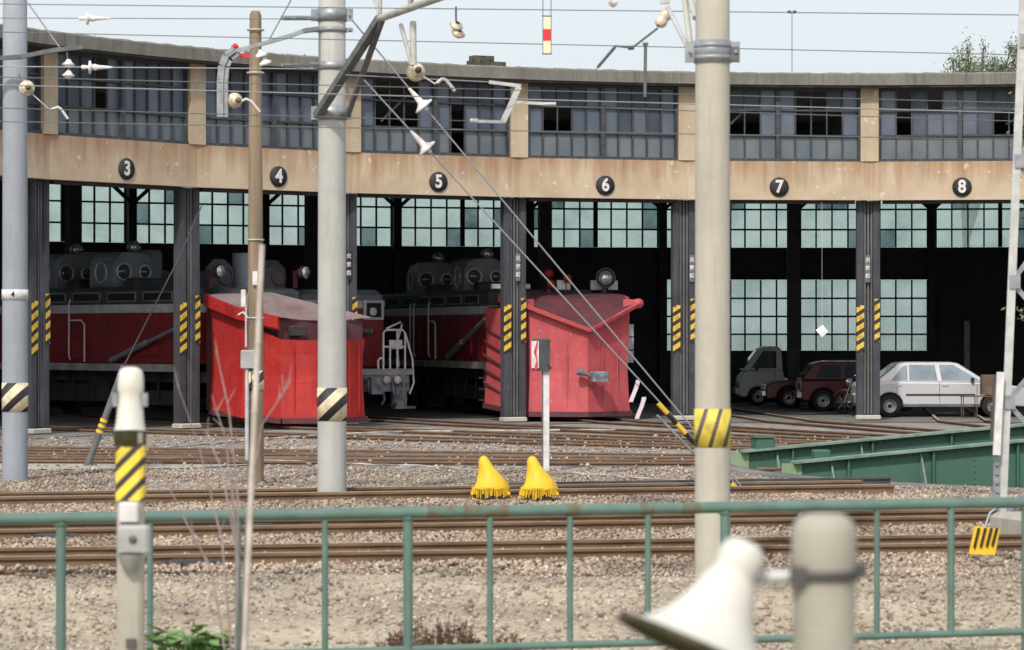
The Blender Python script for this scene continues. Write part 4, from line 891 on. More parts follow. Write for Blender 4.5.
# ------------------------------------------------------------------ parked vehicles
def wheel(parent, x, y, sgn, r=.29):
    e = MB(); e.lathe([(.17, -.09), (r-.02, -.09), (r, -.06), (r, .06), (r-.02, .09), (.17, .09)], (x, y, r), (0, 1, 0), 24); o = e.link('wheel', 'tyre', parent)
    e = MB(); e.lathe([(0, .03), (.05, .03), (.06, .0), (.10, .0), (.11, .02), (.15, .03), (.175, .07), (.18, .06), (.18, -.05)], (x, y+sgn*.01, r), (0, sgn, 0), 20); e.link('rim', 'hub', o)
    e = MB(); e.lathe([(0, .05), (.035, .045), (.045, .02)], (x, y+sgn*.01, r), (0, sgn, 0), 12); e.link('hub_cap', 'tyre', o)
def car(name, label, loc, rz, paint, low, gh, wins, wx, hw=.81, zb=.26, r=.29, trims=(), glass='car_glass', group=None, roofm=None, cat='car'):
    t = thing(name, label, cat, loc, rz, group)
    # lower body outline with wheel arches
    pts = list(low); bot = []
    L0, L1 = min(p[0] for p in low), max(p[0] for p in low)
    arch = []
    for cx in sorted(wx, reverse=True):
        for i in range(9):
            th = math.pi*i/8; arch.append((cx+(r+.05)*math.cos(th), max(zb, r+(r+.05)*math.sin(th)*1.0)))
    poly = pts + [(L1-.05, zb)] + arch + [(L0+.05, zb)]
    mb = MB(); n = len(poly)
    mb.prism(poly, -hw, hw, Matrix.Identity(4)); mb.link('body', paint, t, bevel=.035)
    mb = MB(); mb.box(((L0+L1)/2, 0, .45), (L1-L0-.3, hw*2-.3, .4)); mb.link('floor_pan', 'black', t)
    # greenhouse with tumblehome
    zb_ = gh[0][1]; zt_ = max(p[1] for p in gh); top = hw-.17
    def yw(z): return (hw-.03)+(top-(hw-.03))*(z-zb_)/(zt_-zb_)
    vs = [(x, -yw(z), z) for x, z in gh]+[(x, yw(z), z) for x, z in gh]; n = len(gh)
    mb = MB(); mb.add(vs, [tuple(range(n)), tuple(range(2*n-1, n-1, -1))]+[(i, n+i, n+(i+1) % n, (i+1) % n) for i in range(n)]); mb.link('cabin', paint, t, bevel=.03)
    for q in wins:
        for s in (-1, 1):
            m_ = MB(); vv = [(x, s*(yw(z)+.006), z) for x, z in q]; v2_ = [(x, s*(yw(z)-.01), z) for x, z in q]; k = len(q)
            m_.add(vv+v2_, [tuple(range(k))]+[(i, (i+1) % k, k+(i+1) % k, k+i) for i in range(k)]); m_.link('window', glass, t)
    # windscreen and rear glass
    for (i0, i1) in ((1, 2), (n-2, n-1)) if n >= 4 else ():
        pass
    (xr0, zr0), (xr1, zr1) = gh[0], gh[1]; (xf1, zf1), (xf0, zf0) = gh[-2], gh[-1]
    for (xa, za, xb, zb2, sg) in ((xr0, zr0, xr1, zr1, -1), (xf0, zf0, xf1, zf1, 1)):
        def lp(u): return xa+(xb-xa)*u, za+(zb2-za)*u
        a0, a1 = lp(.1), lp(.9); m_ = MB()
        m_.add([(a0[0]+sg*.012, -yw(a0[1])+.08, a0[1]+.008), (a0[0]+sg*.012, yw(a0[1])-.08, a0[1]+.008), (a1[0]+sg*.012, yw(a1[1])-.08, a1[1]+.008), (a1[0]+sg*.012, -yw(a1[1])+.08, a1[1]+.008)], [(0, 1, 2, 3)]); m_.link('windscreen' if sg > 0 else 'rear_glass', 'car_glass', t)
    m_ = MB(); m_.box((L1-.02, 0, .5), (.02, .34, .17)); m_.box((L0+.02, 0, .5), (.12, .34, .17)); m_.link('number_board', 'paint_white', t)
    for s in (-1, 1):
        m_ = MB(); m_.box(((wx[0]+wx[1])/2, s*(hw-.005), zb+.04), (wx[1]-wx[0]-2*r-.1, .03, .07)); m_.link('sill', 'steel_grey', t)
        m_ = MB(); m_.cham((gh[-1][0]-.42, s*(hw+.05), gh[0][1]+.07), (.08, .1, .09), .015); m_.link('mirror', 'black', t)
    for x in wx:
        for s in (-1, 1): wheel(t, x, s*(hw-.10), s, r)
    for (nm, c, d, m_n) in trims:
        for s in ((-1, 1) if c[1] is None else (0,)):
            m_ = MB(); m_.box((c[0], s*(hw+.004) if c[1] is None else c[1], c[2]), d); m_.link(nm, m_n, t, bevel=.006)
    return t
gx = (890-512)/F*76.2
K_ = 1.06
low = [(x*K_, z) for x, z in [(0, .45), (0, .80), (.06, .88), (.72, .90), (3.12, .88), (3.9, .78), (4.12, .73), (4.2, .45)]]
gh = [(x*K_, z) for x, z in [(.42, .885), (.98, 1.37), (1.2, 1.40), (2.25, 1.40), (2.42, 1.37), (3.14, .885)]]
wins = [[(x*K_, z) for x, z in q] for q in [[(.80, .93), (1.08, 1.28), (1.20, 1.33), (1.20, .93)], [(1.24, .93), (1.24, 1.33), (1.86, 1.33), (1.92, .93)], [(2.02, .93), (1.96, 1.33), (2.30, 1.33), (2.95, .93)]]]
car('sedan', 'silver beige four door sedan parked under number 8, facing right', (gx-.82, 76.2+.8, .004), R_(0), 'car_silver', low, gh, wins, (.82, 3.45),
    trims=(('side_moulding', (2.1, None, .57), (1.75, .035, .04), 'black'), ('door_handle', (1.05, None, .80), (.16, .02, .03), 'chrome'), ('door_handle', (2.0+.22, None, .80), (.16, .02, .03), 'chrome'),
           ('door_gap', (2.08, None, .62), (.012, .004, .52), 'black'), ('door_gap', (1.0, None, .70), (.012, .004, .36), 'black'), ('door_gap', (3.03, None, .68), (.012, .004, .36), 'black'),
           ('bumper', (4.47, 0, .46), (.14, 1.62, .2), 'steel_grey'), ('bumper', (-.02, 0, .46), (.14, 1.62, .2), 'steel_grey'), ('headlight', (4.43, -.55, .64), (.05, .3, .13), 'lamp_glass'), ('headlight', (4.43, .55, .64), (.05, .3, .13), 'lamp_glass')), glass='car_glass_pale')
gx = (823-512)/F*82.2
lowh = [(0, .42), (0, .74), (.03, .84), (2.55, .86), (3.3, .74), (3.5, .66), (3.52, .4)]
ghh = [(.0, .85), (.34, 1.30), (.55, 1.35), (1.75, 1.35), (1.95, 1.31), (2.55, .85)]
winh = [[(.40, .90), (.60, 1.26), (1.12, 1.27), (1.10, .90)], [(1.2, .90), (1.2, 1.27), (1.80, 1.27), (2.3, .90)]]
hatch = car('hatchback', 'dark maroon hatchback between the two posts in bay 7, tail to the left', (gx-.60, 82.9, .004), 0, 'car_maroon', lowh, ghh, winh, (.60, 2.85), hw=.76,
    trims=(('bumper', (-.05, 0, .45), (.14, 1.5, .16), 'chrome'), ('tail_light', (.02, -.6, .68), (.06, .24, .22), 'cream'), ('tail_light', (.02, .6, .68), (.06, .24, .22), 'cream'), ('door_gap', (1.14, None, .60), (.012, .004, .5), 'black'), ('side_moulding', (1.7, None, .5), (1.5, .01, .025), 'chrome')))
gx = (762-512)/F*86.3
car('small_car', 'small dark red car behind the steel column, nose beside the pale van', (gx+3.52, 85.9, .004), math.pi, 'car_maroon', lowh, ghh, winh, (.60, 2.85), hw=.72,
    trims=(('headlight', (3.52, -.5, .6), (.06, .22, .16), 'lamp_glass'), ('headlight', (3.52, .5, .6), (.06, .22, .16), 'lamp_glass'), ('bumper', (3.56, 0, .42), (.12, 1.4, .14), 'chrome')))
gx = (737-512)/F*89
lowv = [(0, .4), (0, .78), (1.72, .80), (1.74, 1.02), (2.85, 1.02), (3.02, .85), (3.08, .5)]
ghv = [(1.76, 1.02), (1.80, 1.66), (1.9, 1.74), (2.30, 1.74), (2.46, 1.68), (2.96, 1.02)]
winv = [[(1.95, 1.1), (1.95, 1.6), (2.34, 1.6), (2.70, 1.1)]]
car('light_truck', 'small pale grey green truck with sloping windscreen at the back of bay 7', (gx+3.08, 89.2, .004), math.pi, 'van_green', lowv, ghv, winv, (.55, 2.5), hw=.70, r=.26,
    trims=(('headlight', (3.04, .45, .72), (.06, .2, .2), 'lamp_glass'), ('headlight', (3.04, -.45, .72), (.06, .2, .2), 'lamp_glass'), ('bumper', (3.1, 0, .42), (.1, 1.38, .16), 'paint_white'), ('door_gap', (2.0, None, .8), (.012, .004, .5), 'black')), cat='truck')
# motorcycle leaning beside the hatchback
p = W(868, 0, 79.5)
mc = thing('motorcycle', 'dark motorcycle with round chrome headlamp parked behind the striped post', 'motorcycle', (p.x, 79.5, .004), R_(170))
for x in (-.62, .62):
    m_ = MB(); ring(m_, (x, 0, .3), (0, 1, 0), .26, .045, 24, 8); wh = m_.link('wheel', 'tyre', mc)
    m_ = MB(); m_.disc((x, -.03, .3), (0, 1, 0), .07, .06); 
    for q in range(8): m_.tube([(x, 0, .3), (x+.24*math.cos(q*.785), 0, .3+.24*math.sin(q*.785))], .006, 4)
    m_.link('spokes', 'chrome', wh)
m_ = MB(); m_.tube([(.62, -.07, .3), (.42, -.07, .92)], .022, 6); m_.tube([(.62, .07, .3), (.42, .07, .92)], .022, 6); m_.tube([(.32, -.34, 1.02), (.4, -.1, .96), (.4, .1, .96), (.32, .34, 1.02)], .015, 6); m_.link('fork', 'chrome', mc)
m_ = MB(); m_.lathe([(0, 0), (.06, .01), (.1, .08), (.1, .14)], (.42, 0, .84), (1, 0, 0), 16); m_.link('headlamp', 'lamp_glass', mc)
m_ = MB(); m_.lathe([(.02, -.3), (.13, -.2), (.15, .05), (.09, .25), (.02, .3)], (.05, 0, .76), (1, 0, -.1), 12); m_.link('fuel_tank', 'car_maroon', mc)
m_ = MB(); m_.cham((-.42, 0, .74), (.6, .24, .09), .03); m_.link('saddle', 'black', mc)
m_ = MB(); m_.cham((0, 0, .42), (.4, .3, .34), .05); m_.tube([(-.62, -.1, .3), (.0, -.1, .3), (.38, 0, .85)], .025, 6); m_.tube([(.1, -.16, .3), (-.75, -.17, .34)], .035, 8); m_.link('engine', 'steel_grey', mc)
for x in (-.62, .62):
    m_ = MB(); m_.tube([(x+.33*math.cos(th), 0, .3+.33*math.sin(th)) for th in (.5, .9, 1.3, 1.7, 2.1, 2.5)], .035, 6); m_.link('mudguard', 'car_maroon', mc)
# table, box, board near the sedan
p = W(980, 0, 75.0)
tb = thing('work_bench', 'low brown bench on thin legs in front of the silver sedan', 'bench', (p.x, 75.0, .004))
m_ = MB(); m_.box((0, 0, .56), (.95, .4, .03)); m_.link('bench_top', 'timber_brown', tb)
for x in (-.44, -.1, .3):
    for y in (-.17, .17):
        m_ = MB(); m_.tube([(x, y, 0), (x, y, .545)], .012, 6); m_.link('leg', 'timber_brown', tb)
m_ = MB(V(p.x+.27, 75.0, 0)); m_.cham((p.x+.27, 75.0, .58+.27), (.5, .3, .5), .02); solo(m_, 'wooden_box', 'timber_brown', 'brown box standing on the thin legged bench by the car', 'box', (p.x+.27, 75.0, 0))
p = W(967, 0, 84)
m_ = MB(V(p.x, 84, 0)); m_.box((p.x, 84, 1.75), (.15, .05, 1.45)); m_.box((p.x, 84.04, .5), (.06, .04, 1.1)); solo(m_, 'notice_board', 'steel_grey', 'tall narrow grey board standing in dark bay 8 above the sedan', 'board', (p.x, 84, 0))
# white diamond paper hanging in bay 7
p = W(822, 331, 72.3); q = MB(p); r = .15
q.add([p+V(-r, 0, .02), p+V(0, -.03, -r), p+V(r, 0, -.02), p+V(.02, .02, r), p+V(0, -.05, 0)], [(0, 1, 4), (1, 2, 4), (2, 3, 4), (3, 0, 4)]); q.tube([p+V(0, 0, .15), p+V(0, 0, 3.1)], .0025, 4)
solo(q, 'paper_diamond', 'paper', 'small white diamond of paper hanging before the lower windows in bay 7', 'paper', tuple(p))

# ------------------------------------------------------------------ poles
def band(t, z, r, h, m_='galv', bolt=True):
    mb = MB(); mb.lathe([(r, -h/2), (r+.014, -h/2), (r+.014, h/2), (r, h/2)], (0, 0, z), (0, 0, 1), 24)
    if bolt:
        for s in (-1, 1): mb.box((s*(r+.05), 0, z), (.08, .06, h*.9)); mb.tube([(s*(r+.05), -.07, z), (s*(r+.05), .07, z)], .016, 6)
    mb.link('clamp_band', m_, t)
def pole(px, d, w0, w1, z0, ztop, mname, label, mid=8.5):
    x = (px-512)/F*d
    t = thing('concrete_pole', label, 'pole', (x, d, z0))
    mb = MB(); mb.lathe([(w0/2, -.05), (w0/2+(w1-w0)/2*.5, (ztop-z0)/2), (w1/2, ztop-z0), (0, ztop-z0+.02)], (0, 0, 0), (0, 0, 1), 32); mb.link('shaft', mname, t); return t
def rat(w0, w1, z, ztop): return (w0+(w1-w0)*z/ztop)/2
A = pole(332, 38.6, .375, .335, 0, 9.5, 'concrete_pole', 'tall grey concrete pole with black and cream stripes, in front of the red plough')
B = pole(712.5, 26.6, .315, .295, 0, 9.0, 'concrete_warm', 'nearest tall concrete pole with a yellow striped band, right of centre')
C_ = pole(15, 43.8, .375, .34, 0, 10, 'concrete_blue', 'bluish concrete pole at the left edge with a small white number plate')
def sleeve(t, z0, z1, r, m_):
    mb = MB(); mb.lathe([(r, z0), (r+.006, z0), (r+.006, z1), (r, z1)], (0, 0, 0), (0, 0, 1), 32); mb.link('warning_band', m_, t)
zz = lambda y, d: H-(y-HZ)/F*d
sleeve(A, zz(421, 38.4), zz(388, 38.4), .186, 'hazard_cream')
sleeve(C_, zz(412, 43.6), zz(383, 43.6), .186, 'hazard_cream')
sleeve(B, zz(447, 26.5), zz(409, 26.5), .1575, 'hazard_fat')
mb = MB(); mb.lathe([(.186, -.075), (.192, -.075), (.192, .075), (.186, .075)], (0, 0, zz(294.5, 43.6)), (0, 0, 1), 32); pl = mb.link('number_plate', 'paint_white', C_)
text('4', .11, Matrix.Translation((.0, -.197, zz(294.5, 43.6))) @ Matrix.Rotation(R_(90), 4, 'X'), 'numeral', 'black', pl, .002, .002)
for y, h in ((15, .17), (30, .06), (66, .1), (113, .19)): band(A, zz(y, 38.6), .178, h)
band(B, zz(52, 26.6), .152, .20)
for y in (46, 58): 
    mb = MB(); mb.lathe([(.155, -.02), (.168, -.02), (.168, .02), (.155, .02)], (0, 0, zz(y, 26.6)), (0, 0, 1), 24); mb.link('clamp_ring', 'galv', B)
mb = MB(); mb.box((.195, -.0, zz(54, 26.6)), (.07, .1, .12)); mb.link('clamp_bolt', 'steel_grey', B)

# insulator strings
def insul(mb, p, ax, n=2, r=.07, gap=.085):
    ax = Vector(ax).normalized(); p = Vector(p)
    prof = []
    for i in range(n):
        h = i*gap
        prof += [(.018, h), (.028, h+.008), (r*.9, h+.03), (r, h+.045), (r*.9, h+.052), (.03, h+.056)]
    prof += [(.018, n*gap), (.0, n*gap+.02)]
    mb.lathe(prof, p, ax, 18)
def spool(mb, p, ax, r=.12):
    """post insulator seen end on: stepped discs and a metal cap"""
    for (ra, h) in ((r, .0), (r*.96, .055), (r*.66, .11)):
        mb.lathe([(0, h-.004), (ra*.92, h), (ra, h+.012), (ra*.9, h+.026), (ra*.45, h+.03), (ra*.4, h+.05), (0, h+.05)], p, ax, 24)
    mb.lathe([(0, .16), (r*.36, .16), (r*.36, .20), (r*.2, .21), (r*.2, .24), (0, .24)], p, ax, 12, 1)

# gantry beam from pole A to pole B over the tracks
PA = V((332-512)/F*38.6, 38.6, 0); PB = V((712.5-512)/F*26.6, 26.6, 0); ax = (PB-PA).normalized(); Lg = (PB-PA).length
zl, zu = 5.98, 6.75
G = thing('catenary_gantry', 'grey steel truss reaching from the striped concrete pole toward the nearest pole, carrying insulators', 'gantry', tuple(PA))
def g(t, z, o=0): return ax*t+V(-ax.y, ax.x, 0)*o+V(0, 0, z)
mb = MB(); mb.tube([g(2.2, zl), g(Lg-1.6, zl)], .045, 10); mb.link('lower_chord', 'beam_pale', G)
mb = MB(); mb.tube([g(.2, zu), g(Lg-.2, zu)], .045, 10); mb.link('upper_chord', 'beam_pale', G)
t_ = 2.2; i = 0
while t_ < Lg-1.4:
    m_ = MB(); m_.tube([g(t_, zl), g(t_, zu)], .025, 6); m_.link('vertical', 'beam_pale', G)
    m_ = MB(); m_.tube([g(t_, zl), g(t_+(.75 if i % 2 else -.75), zu)], .022, 6); m_.link('diagonal', 'beam_pale', G)
    t_ += 1.25; i += 1
mb = MB(); mb.bar(V(-.18, -.12, zz(116, 38.6)), g(2.2, zl), .1, .09); mb.bar(V(.2, -.1, zz(117, 38.6)), g(2.3, zl-.02), .06, .06); mb.link('knee_brace', 'steel_grey', G)
mb = MB(); mb.tube([PB-PA+V(-.19, 0, zz(52, 26.6)), g(Lg-1.0, zl+.35)], .028, 8); mb.tube([PB-PA+V(-.15, 0, zz(18, 26.6)), g(Lg-1.3, zl+.35)], .03, 8); mb.link('near_brace', 'beam_pale', G)
# hanging tubes with an insulator and pull-off arm  (415,72)
def hang(px, y0, y1, d, spread=.0):
    pass
d = 36.6; p1 = W(415, 72, d)-PA
mb = MB(); mb.tube([W(413, 22, 36.8)-PA, W(413.5, 66, d)-PA], .04, 8); mb.tube([W(401, 25, 37.2)-PA, W(412, 66, d)-PA], .03, 8); mb.link('drop_tube', 'beam_pale', G)
mb = MB(); spool(mb, p1+V(0, .08, 0), (.25, -1, .1), .115); mb.link('insulator', ['porcelain_cream', 'timber_brown'], G)
mb = MB(); pts = [p1+V(.08, 0, -.04), W(435, 84, d)-PA, W(441, 79, d)-PA, W(445, 78, d)-PA]; mb.tube(pts, .012, 6); mb.tube([W(437, 83, d)-PA, W(442, 79, d)-PA, W(446, 80, d)-PA, W(455, 91, d)-PA], .022, 8); mb.link('registration_arm', 'galv_pale', G)
mb = MB(); q_ = W(456, 22, 34.9)-PA; mb.tube([q_+V(0, 0, .18), q_], .012, 6); mb.link('hanger', 'steel_grey', G)
for dx, dy, r0 in ((456, 26, .085), (458, 34, .085)):
    mb = MB(); mb.lathe([(.02, -.03), (r0*.7, -.02), (r0, .01), (r0*.8, .03), (.03, .05)], W(dx, dy, 34.9)-PA, (.35, -.6, .7), 18); mb.link('insulator', 'porcelain_cream', G)
# insulators near the right pole and its long pull-off arm
d = 27.6
mb = MB(); mb.tube([W(668, 8, d)-PA, W(690, 52, 26.7)-PA], .022, 8); mb.box(W(665, 2, d)-PA, (.09, .06, .03)); mb.link('stay_tube', 'galv_pale', G)
for dx, dy in ((666, 15), (661, 22)):
    mb = MB(); mb.lathe([(.02, -.05), (.05, -.04), (.06, 0), (.05, .03), (.02, .05)], W(dx, dy, d)-PA, (-.45, -.3, -.6), 16); mb.link('insulator', 'porcelain_cream', G)
mb = MB(); mb.tube([W(658, 28, d)-PA, W(632, 48, d)-PA, W(616, 46, d)-PA, W(597, 68, d)-PA], .011, 6); mb.tube([W(634, 47.5, d)-PA, W(628, 48, d)-PA], .022, 6); mb.tube([W(615, 47, d)-PA, W(598, 67, d)-PA], .016, 6); mb.link('registration_arm', 'wire_dark', G)
for px_, y_ in ((613, 3),):
    mb = MB(); insul(mb, W(px_, y_+4, 30)-PA, (0, 0, 1), 1, .05); mb.link('insulator', 'porcelain', G)

# striped hanging sign
p = W(547, 35, 31)
hs = thing('hanging_marker', 'small red and cream striped height marker hanging against the sky', 'marker', tuple(p))
for i in range(3):
    mb = MB(); mb.box((0, 0, .125-.125*i), (.075, .012, .122)); mb.link('panel', ['cream', 'red', 'cream'][i], hs)
mb = MB(); mb.bar((-.042, 0, 1.1), (-.042, 0, -.2), .008, .014); mb.bar((.042, 0, 1.1), (.042, 0, -.2), .008, .014); mb.bar((-.05, 0, -.195), (.05, 0, -.195), .012, .012); mb.bar((-.05, 0, .195), (.05, 0, .195), .012, .012); mb.link('frame', 'wire_dark', hs)

# curved bracket left of pole A, with insulators and arm
d = 38.0
br = thing('curved_bracket', 'grey steel arm bending down on the left of the striped concrete pole', 'bracket', tuple(PA))
def w_(px, py, d=d): return W(px, py, d)-PA
def ribbon(mb, pts, w, h):
    for a_, b_ in zip(pts[:-1], pts[1:]): mb.bar(a_, b_, w, h, up=(0, 1, 0))
arc = [w_(318, 29, 38.5), w_(303, 31), w_(290, 36), w_(258, 45), w_(236, 51), w_(228, 57), w_(224, 66), w_(222.5, 80), w_(222.5, 117)]
mb = MB(); ribbon(mb, arc[:6], .05, .06); mb.link('arm', 'galv', br)
mb = MB(); 
for a_, b_ in zip(arc[4:-1], arc[5:]): mb.bar(a_, b_, .14, .06, up=(0, 1, 0))
for a_, b_ in zip(arc[4:-1], arc[5:]): mb.bar(a_+V(0, -.04, 0), b_+V(0, -.04, 0), .03, .04, up=(0, 1, 0))
mb.link('channel_drop', 'galv', br)
for dx, dy in ((261, 54), (265, 62)):
    mb = MB(); mb.lathe([(.02, -.04), (.085, -.03), (.075, .0), (.03, .03), (.02, .06)], w_(dx, dy), (-.3, -.2, 1), 18); mb.link('insulator', 'porcelain', br)
mb = MB(); mb.tube([w_(259, 50), w_(266, 68)], .014, 6); mb.link('insulator_pin', 'steel_grey', br)
mb = MB(); spool(mb, w_(233, 100)+V(0, .08, 0), (.45, -1, -.05), .10); mb.link('insulator', ['porcelain_cream', 'timber_brown'], br)
mb = MB(); mb.tube([w_(240, 102), w_(246, 99), w_(251, 101), w_(260, 112)], .018, 8); mb.link('registration_arm', 'galv_pale', br)
mb = MB(); mb.tube([w_(318, 18, 38.5), w_(282, 18)], .03, 8); mb.link('strut', 'galv', br); mb = MB(); mb.tube([w_(317, 65, 38.5), w_(282, 65)], .02, 6); mb.link('strut', 'galv', br)
mb = MB(); mb.tube([w_(268, 42), w_(291, 0)], .008, 5); mb.link('stay_wire', 'wire', br)

# left pole arm and insulators
PC = V((15-512)/F*43.8, 43.8, 0)
bl = thing('pole_bracket', 'dark steel arm crossing the left edge pole with hanging porcelain insulators', 'bracket', tuple(PC))
def wc(px, py, d=43.3): return W(px, py, d)-PC
mb = MB(); mb.bar(wc(-30, 60), wc(20, 57), .06, .09, up=(0, 1, 0)); mb.bar(wc(20, 57), wc(55, 50), .06, .07, up=(0, 1, 0)); mb.bar(wc(55, 50), wc(83, 47), .06, .06, up=(0, 1, 0)); mb.link('arm', 'steel_grey', bl)
for y in (64, 75):
    mb = MB(); mb.lathe([(.02, -.06), (.06, -.03), (.10, -.01), (.05, .03), (.025, .07)], wc(68.5, y), (.05, 0, 1), 18); mb.link('insulator', 'porcelain', bl)
mb = MB(); mb.tube([wc(67, 52), wc(69.5, 80)], .015, 6); mb.link('insulator_pin', 'steel_grey', bl)
mb = MB(); mb.tube([wc(28, 3), wc(60, 48)], .012, 6); mb.link('stay_rod', 'wire_pale', bl)
mb = MB(); spool(mb, wc(26, 88)+V(0, .05, 0), (.3, -1, 0), .115); mb.link('insulator', ['porcelain_cream', 'timber_brown'], bl)
mb = MB(); mb.tube([wc(32, 94), wc(40, 101)], .01, 6); mb.tube([wc(50, 110), wc(58, 107), wc(61, 109), wc(68, 119)], .02, 8); mb.tube([wc(40, 101), wc(50, 110)], .008, 5); mb.link('registration_arm', 'galv_pale', bl)
mb = MB(); mb.tube([wc(19, 74), wc(22, 84)], .01, 6); mb.link('insulator_hook', 'steel_grey', bl)

# white bent arm in front of bay 5/6 pilaster
d = 36; pz = W(512, 100, d)
wb = thing('white_pulloff_arm', 'white bent steel arm hung on the wires between numbers 5 and 6', 'bracket', tuple(pz))
def wq(px, py): return W(px, py, d)-pz
mb = MB(); mb.bar(wq(470, 121), wq(505, 122), .035, .03, up=(0, 1, 0)); mb.bar(wq(503, 122), wq(519, 87), .07, .05, up=(0, 1, 0)); mb.bar(wq(514, 102), wq(550, 104), .035, .03, up=(0, 1, 0)); mb.bar(wq(489, 82), wq(521, 86), .04, .03, up=(0, 1, 0)); mb.link('arm', 'galv_pale', wb)
mb = MB(); mb.tube([wq(470, 121), wq(478, 121)], .03, 8); mb.tube([wq(544, 104), wq(556, 104)], .022, 8); mb.link('wire_clamp', 'galv_pale', wb)

# vertical dropper pipe against the sky
p = W(645.5, 44, 33)
vp = MB(p); vp.tube([p, W(645, 97, 33)], .018, 6); vp.box(p, (.06, .04, .03)); solo(vp, 'dropper_rod', 'steel_grey', 'short vertical rod joining the wires above number 6 window', 'rod', tuple(p))
p = W(792, 12, 34)
vp = MB(p); vp.tube([p, W(792, 72, 34)], .004, 4); vp.box(p+V(-.03, 0, 0), (.04, .03, .03)); vp.box(p+V(.03, 0, 0), (.04, .03, .03)); solo(vp, 'dropper_wire', 'wire_dark', 'thin vertical dropper wire with dark clips above number 7', 'wire', tuple(p))

# overhead wires
def wire(y0, y1, d0, label, r=.006, m_='wire', x0=0, x1=1024, ext=(1.2, 1.2), ins=None):
    d1 = d0*(HZ-y0)/(HZ-y1); a_ = W(x0, y0, d0); b_ = W(x1, y1, d1); u = b_-a_
    A_ = a_-u*ext[0]; B_ = b_+u*ext[1]
    mb = MB(a_); n = 10; mb.tube([A_+(B_-A_)*i/n for i in range(n+1)], r, 5)
    o = mb.link('overhead_wire', m_, None, loc=tuple(a_)); tag(o, label, 'overhead wire', 'overhead wires')
    if ins:
        f = (ins-x0)/(x1-x0); p = a_+u*f
        k = MB(a_); k.lathe([(.015, -.12), (.03, -.1), (.02, -.03), (.085, -.02), (.085, .0), (.03, .02), (.045, .05), (.03, .1), (.02, .2), (.01, .28)], p, u, 18); k.link('insulator', 'porcelain', o)
    return o
wire(4, 15, 34, 'topmost overhead wire, high against the sky across the picture')
wire(32, 55, 36, 'overhead wire crossing the sky just above the roof line')
wire(18, 19, 38.2, 'overhead wire with a white insulator running left from the striped concrete pole', x1=318, ext=(2, 0), ins=88)
wire(66.5, 69, 38.2, 'bright overhead wire with a white insulator, left of the striped concrete pole, at eave height', m_='wire_pale', x1=318, ext=(2, 0), ins=90, r=.008)
wire(77, 103, 34, 'overhead wire crossing the tops of the upper windows')
wire(85, 113, 35, 'bright messenger wire crossing the middle of the upper windows', m_='wire_pale', r=.008)
wire(106, 121.5, 36, 'overhead wire just below the bright messenger wire, right of number 5', x0=540, ext=(0, 2.0))
wire(108, 121, 35, 'overhead wire ending at the white bent arm from the left', x1=470, ext=(2, 0))
wire(121.5, 140, 34.5, 'lowest overhead wire, crossing the bottom panes of the upper windows')
wire(75, 82, 37, 'pale overhead wire from the striped pole to the white bent arm', x0=346, x1=489, ext=(0, 0), m_='wire_pale', r=.008)

# guy wires with bells and the striped guard
gd = 39.2; an = V((742-512)/F*39.7, 39.7, 0)
for (p0, p1, pe, bell, lab) in (((364, 80), (471, 200), (693, 456), (425, 151), 'lower of the two stay wires slanting down from the striped pole past number 5'), ((347, 14), (493, 197), (700, 452), (421, 107), 'upper of the two stay wires slanting down from the striped pole past number 5')):
    a_ = W(*p0, 38.6); b_ = an+V(0, .0, .05)
    if p0[0] == 347: b_ = b_+V(.05, 0, 0)
    # straight in space: interpolate along the drawn line
    top = W(*p0, 38.6)
    k = MB(top); k.tube([top, b_], .011, 6); o = k.link('stay_wire', 'wire_pale', None, loc=tuple(top)); tag(o, lab, 'stay wire', 'stay wires')
    f = (bell[0]-p0[0])/(742-p0[0]); pb_ = top+(b_-top)*f; u = (b_-top).normalized()
    k = MB(top); k.lathe([(.015, -.3), (.03, -.2), (.045, -.06), (.09, -.02), (.135, .0), (.135, .02), (.03, .03), (.02, .08)], pb_, u, 18); k.link('insulator', 'porcelain', o)
gu = thing('stay_guard', 'yellow and black tube sheathing the foot of the stay wires', 'guard tube', tuple(an))
top = W(364, 80, 38.6)-an; dn = top.normalized()
xg = (660-512)/F*39.6-an.x; fg = xg/top.x
pts_n = 9
for i in range(pts_n):
    m_ = MB(); f0, f1 = fg*(1-i/pts_n)+.006, fg*(1-(i+1)/pts_n)+.006; m_.tube([top*f0, top*f1], .032, 10); m_.link('guard_segment', 'black' if i % 2 else 'yellow', gu)
m_ = MB(); m_.tube([top*fg*1.0+V(-.05, -.05, -.12), top*.02+V(-.1, -.05, 0)], .018, 6); m_.link('support_rod', 'galv', gu)
for (px, py, ln, lab) in ((602, 388, 26, ''),): pass
for (px, py, lab) in ((638, 380, 'pale paper tag hanging from the stay wires, the upper one'), (644, 397, 'pale paper tag hanging from the stay wires, the lower one')):
    p = W(px, py, 39.5); k = MB(p); vs = []
    for i in range(6):
        z = -i*.058; sx = -.0-.018*i+.006*math.sin(i); vs += [p+V(sx-.025, .01*i, z), p+V(sx+.03, .01*i-.01, z)]
    k.add(vs, [(2*i, 2*i+1, 2*i+3, 2*i+2) for i in range(5)]); k.add([v+V(0, .006, 0) for v in vs], [(2*i, 2*i+2, 2*i+3, 2*i+1) for i in range(5)]); solo(k, 'paper_tag', 'pink_tag', lab, 'tag', tuple(p), 'tags on the stay wires')

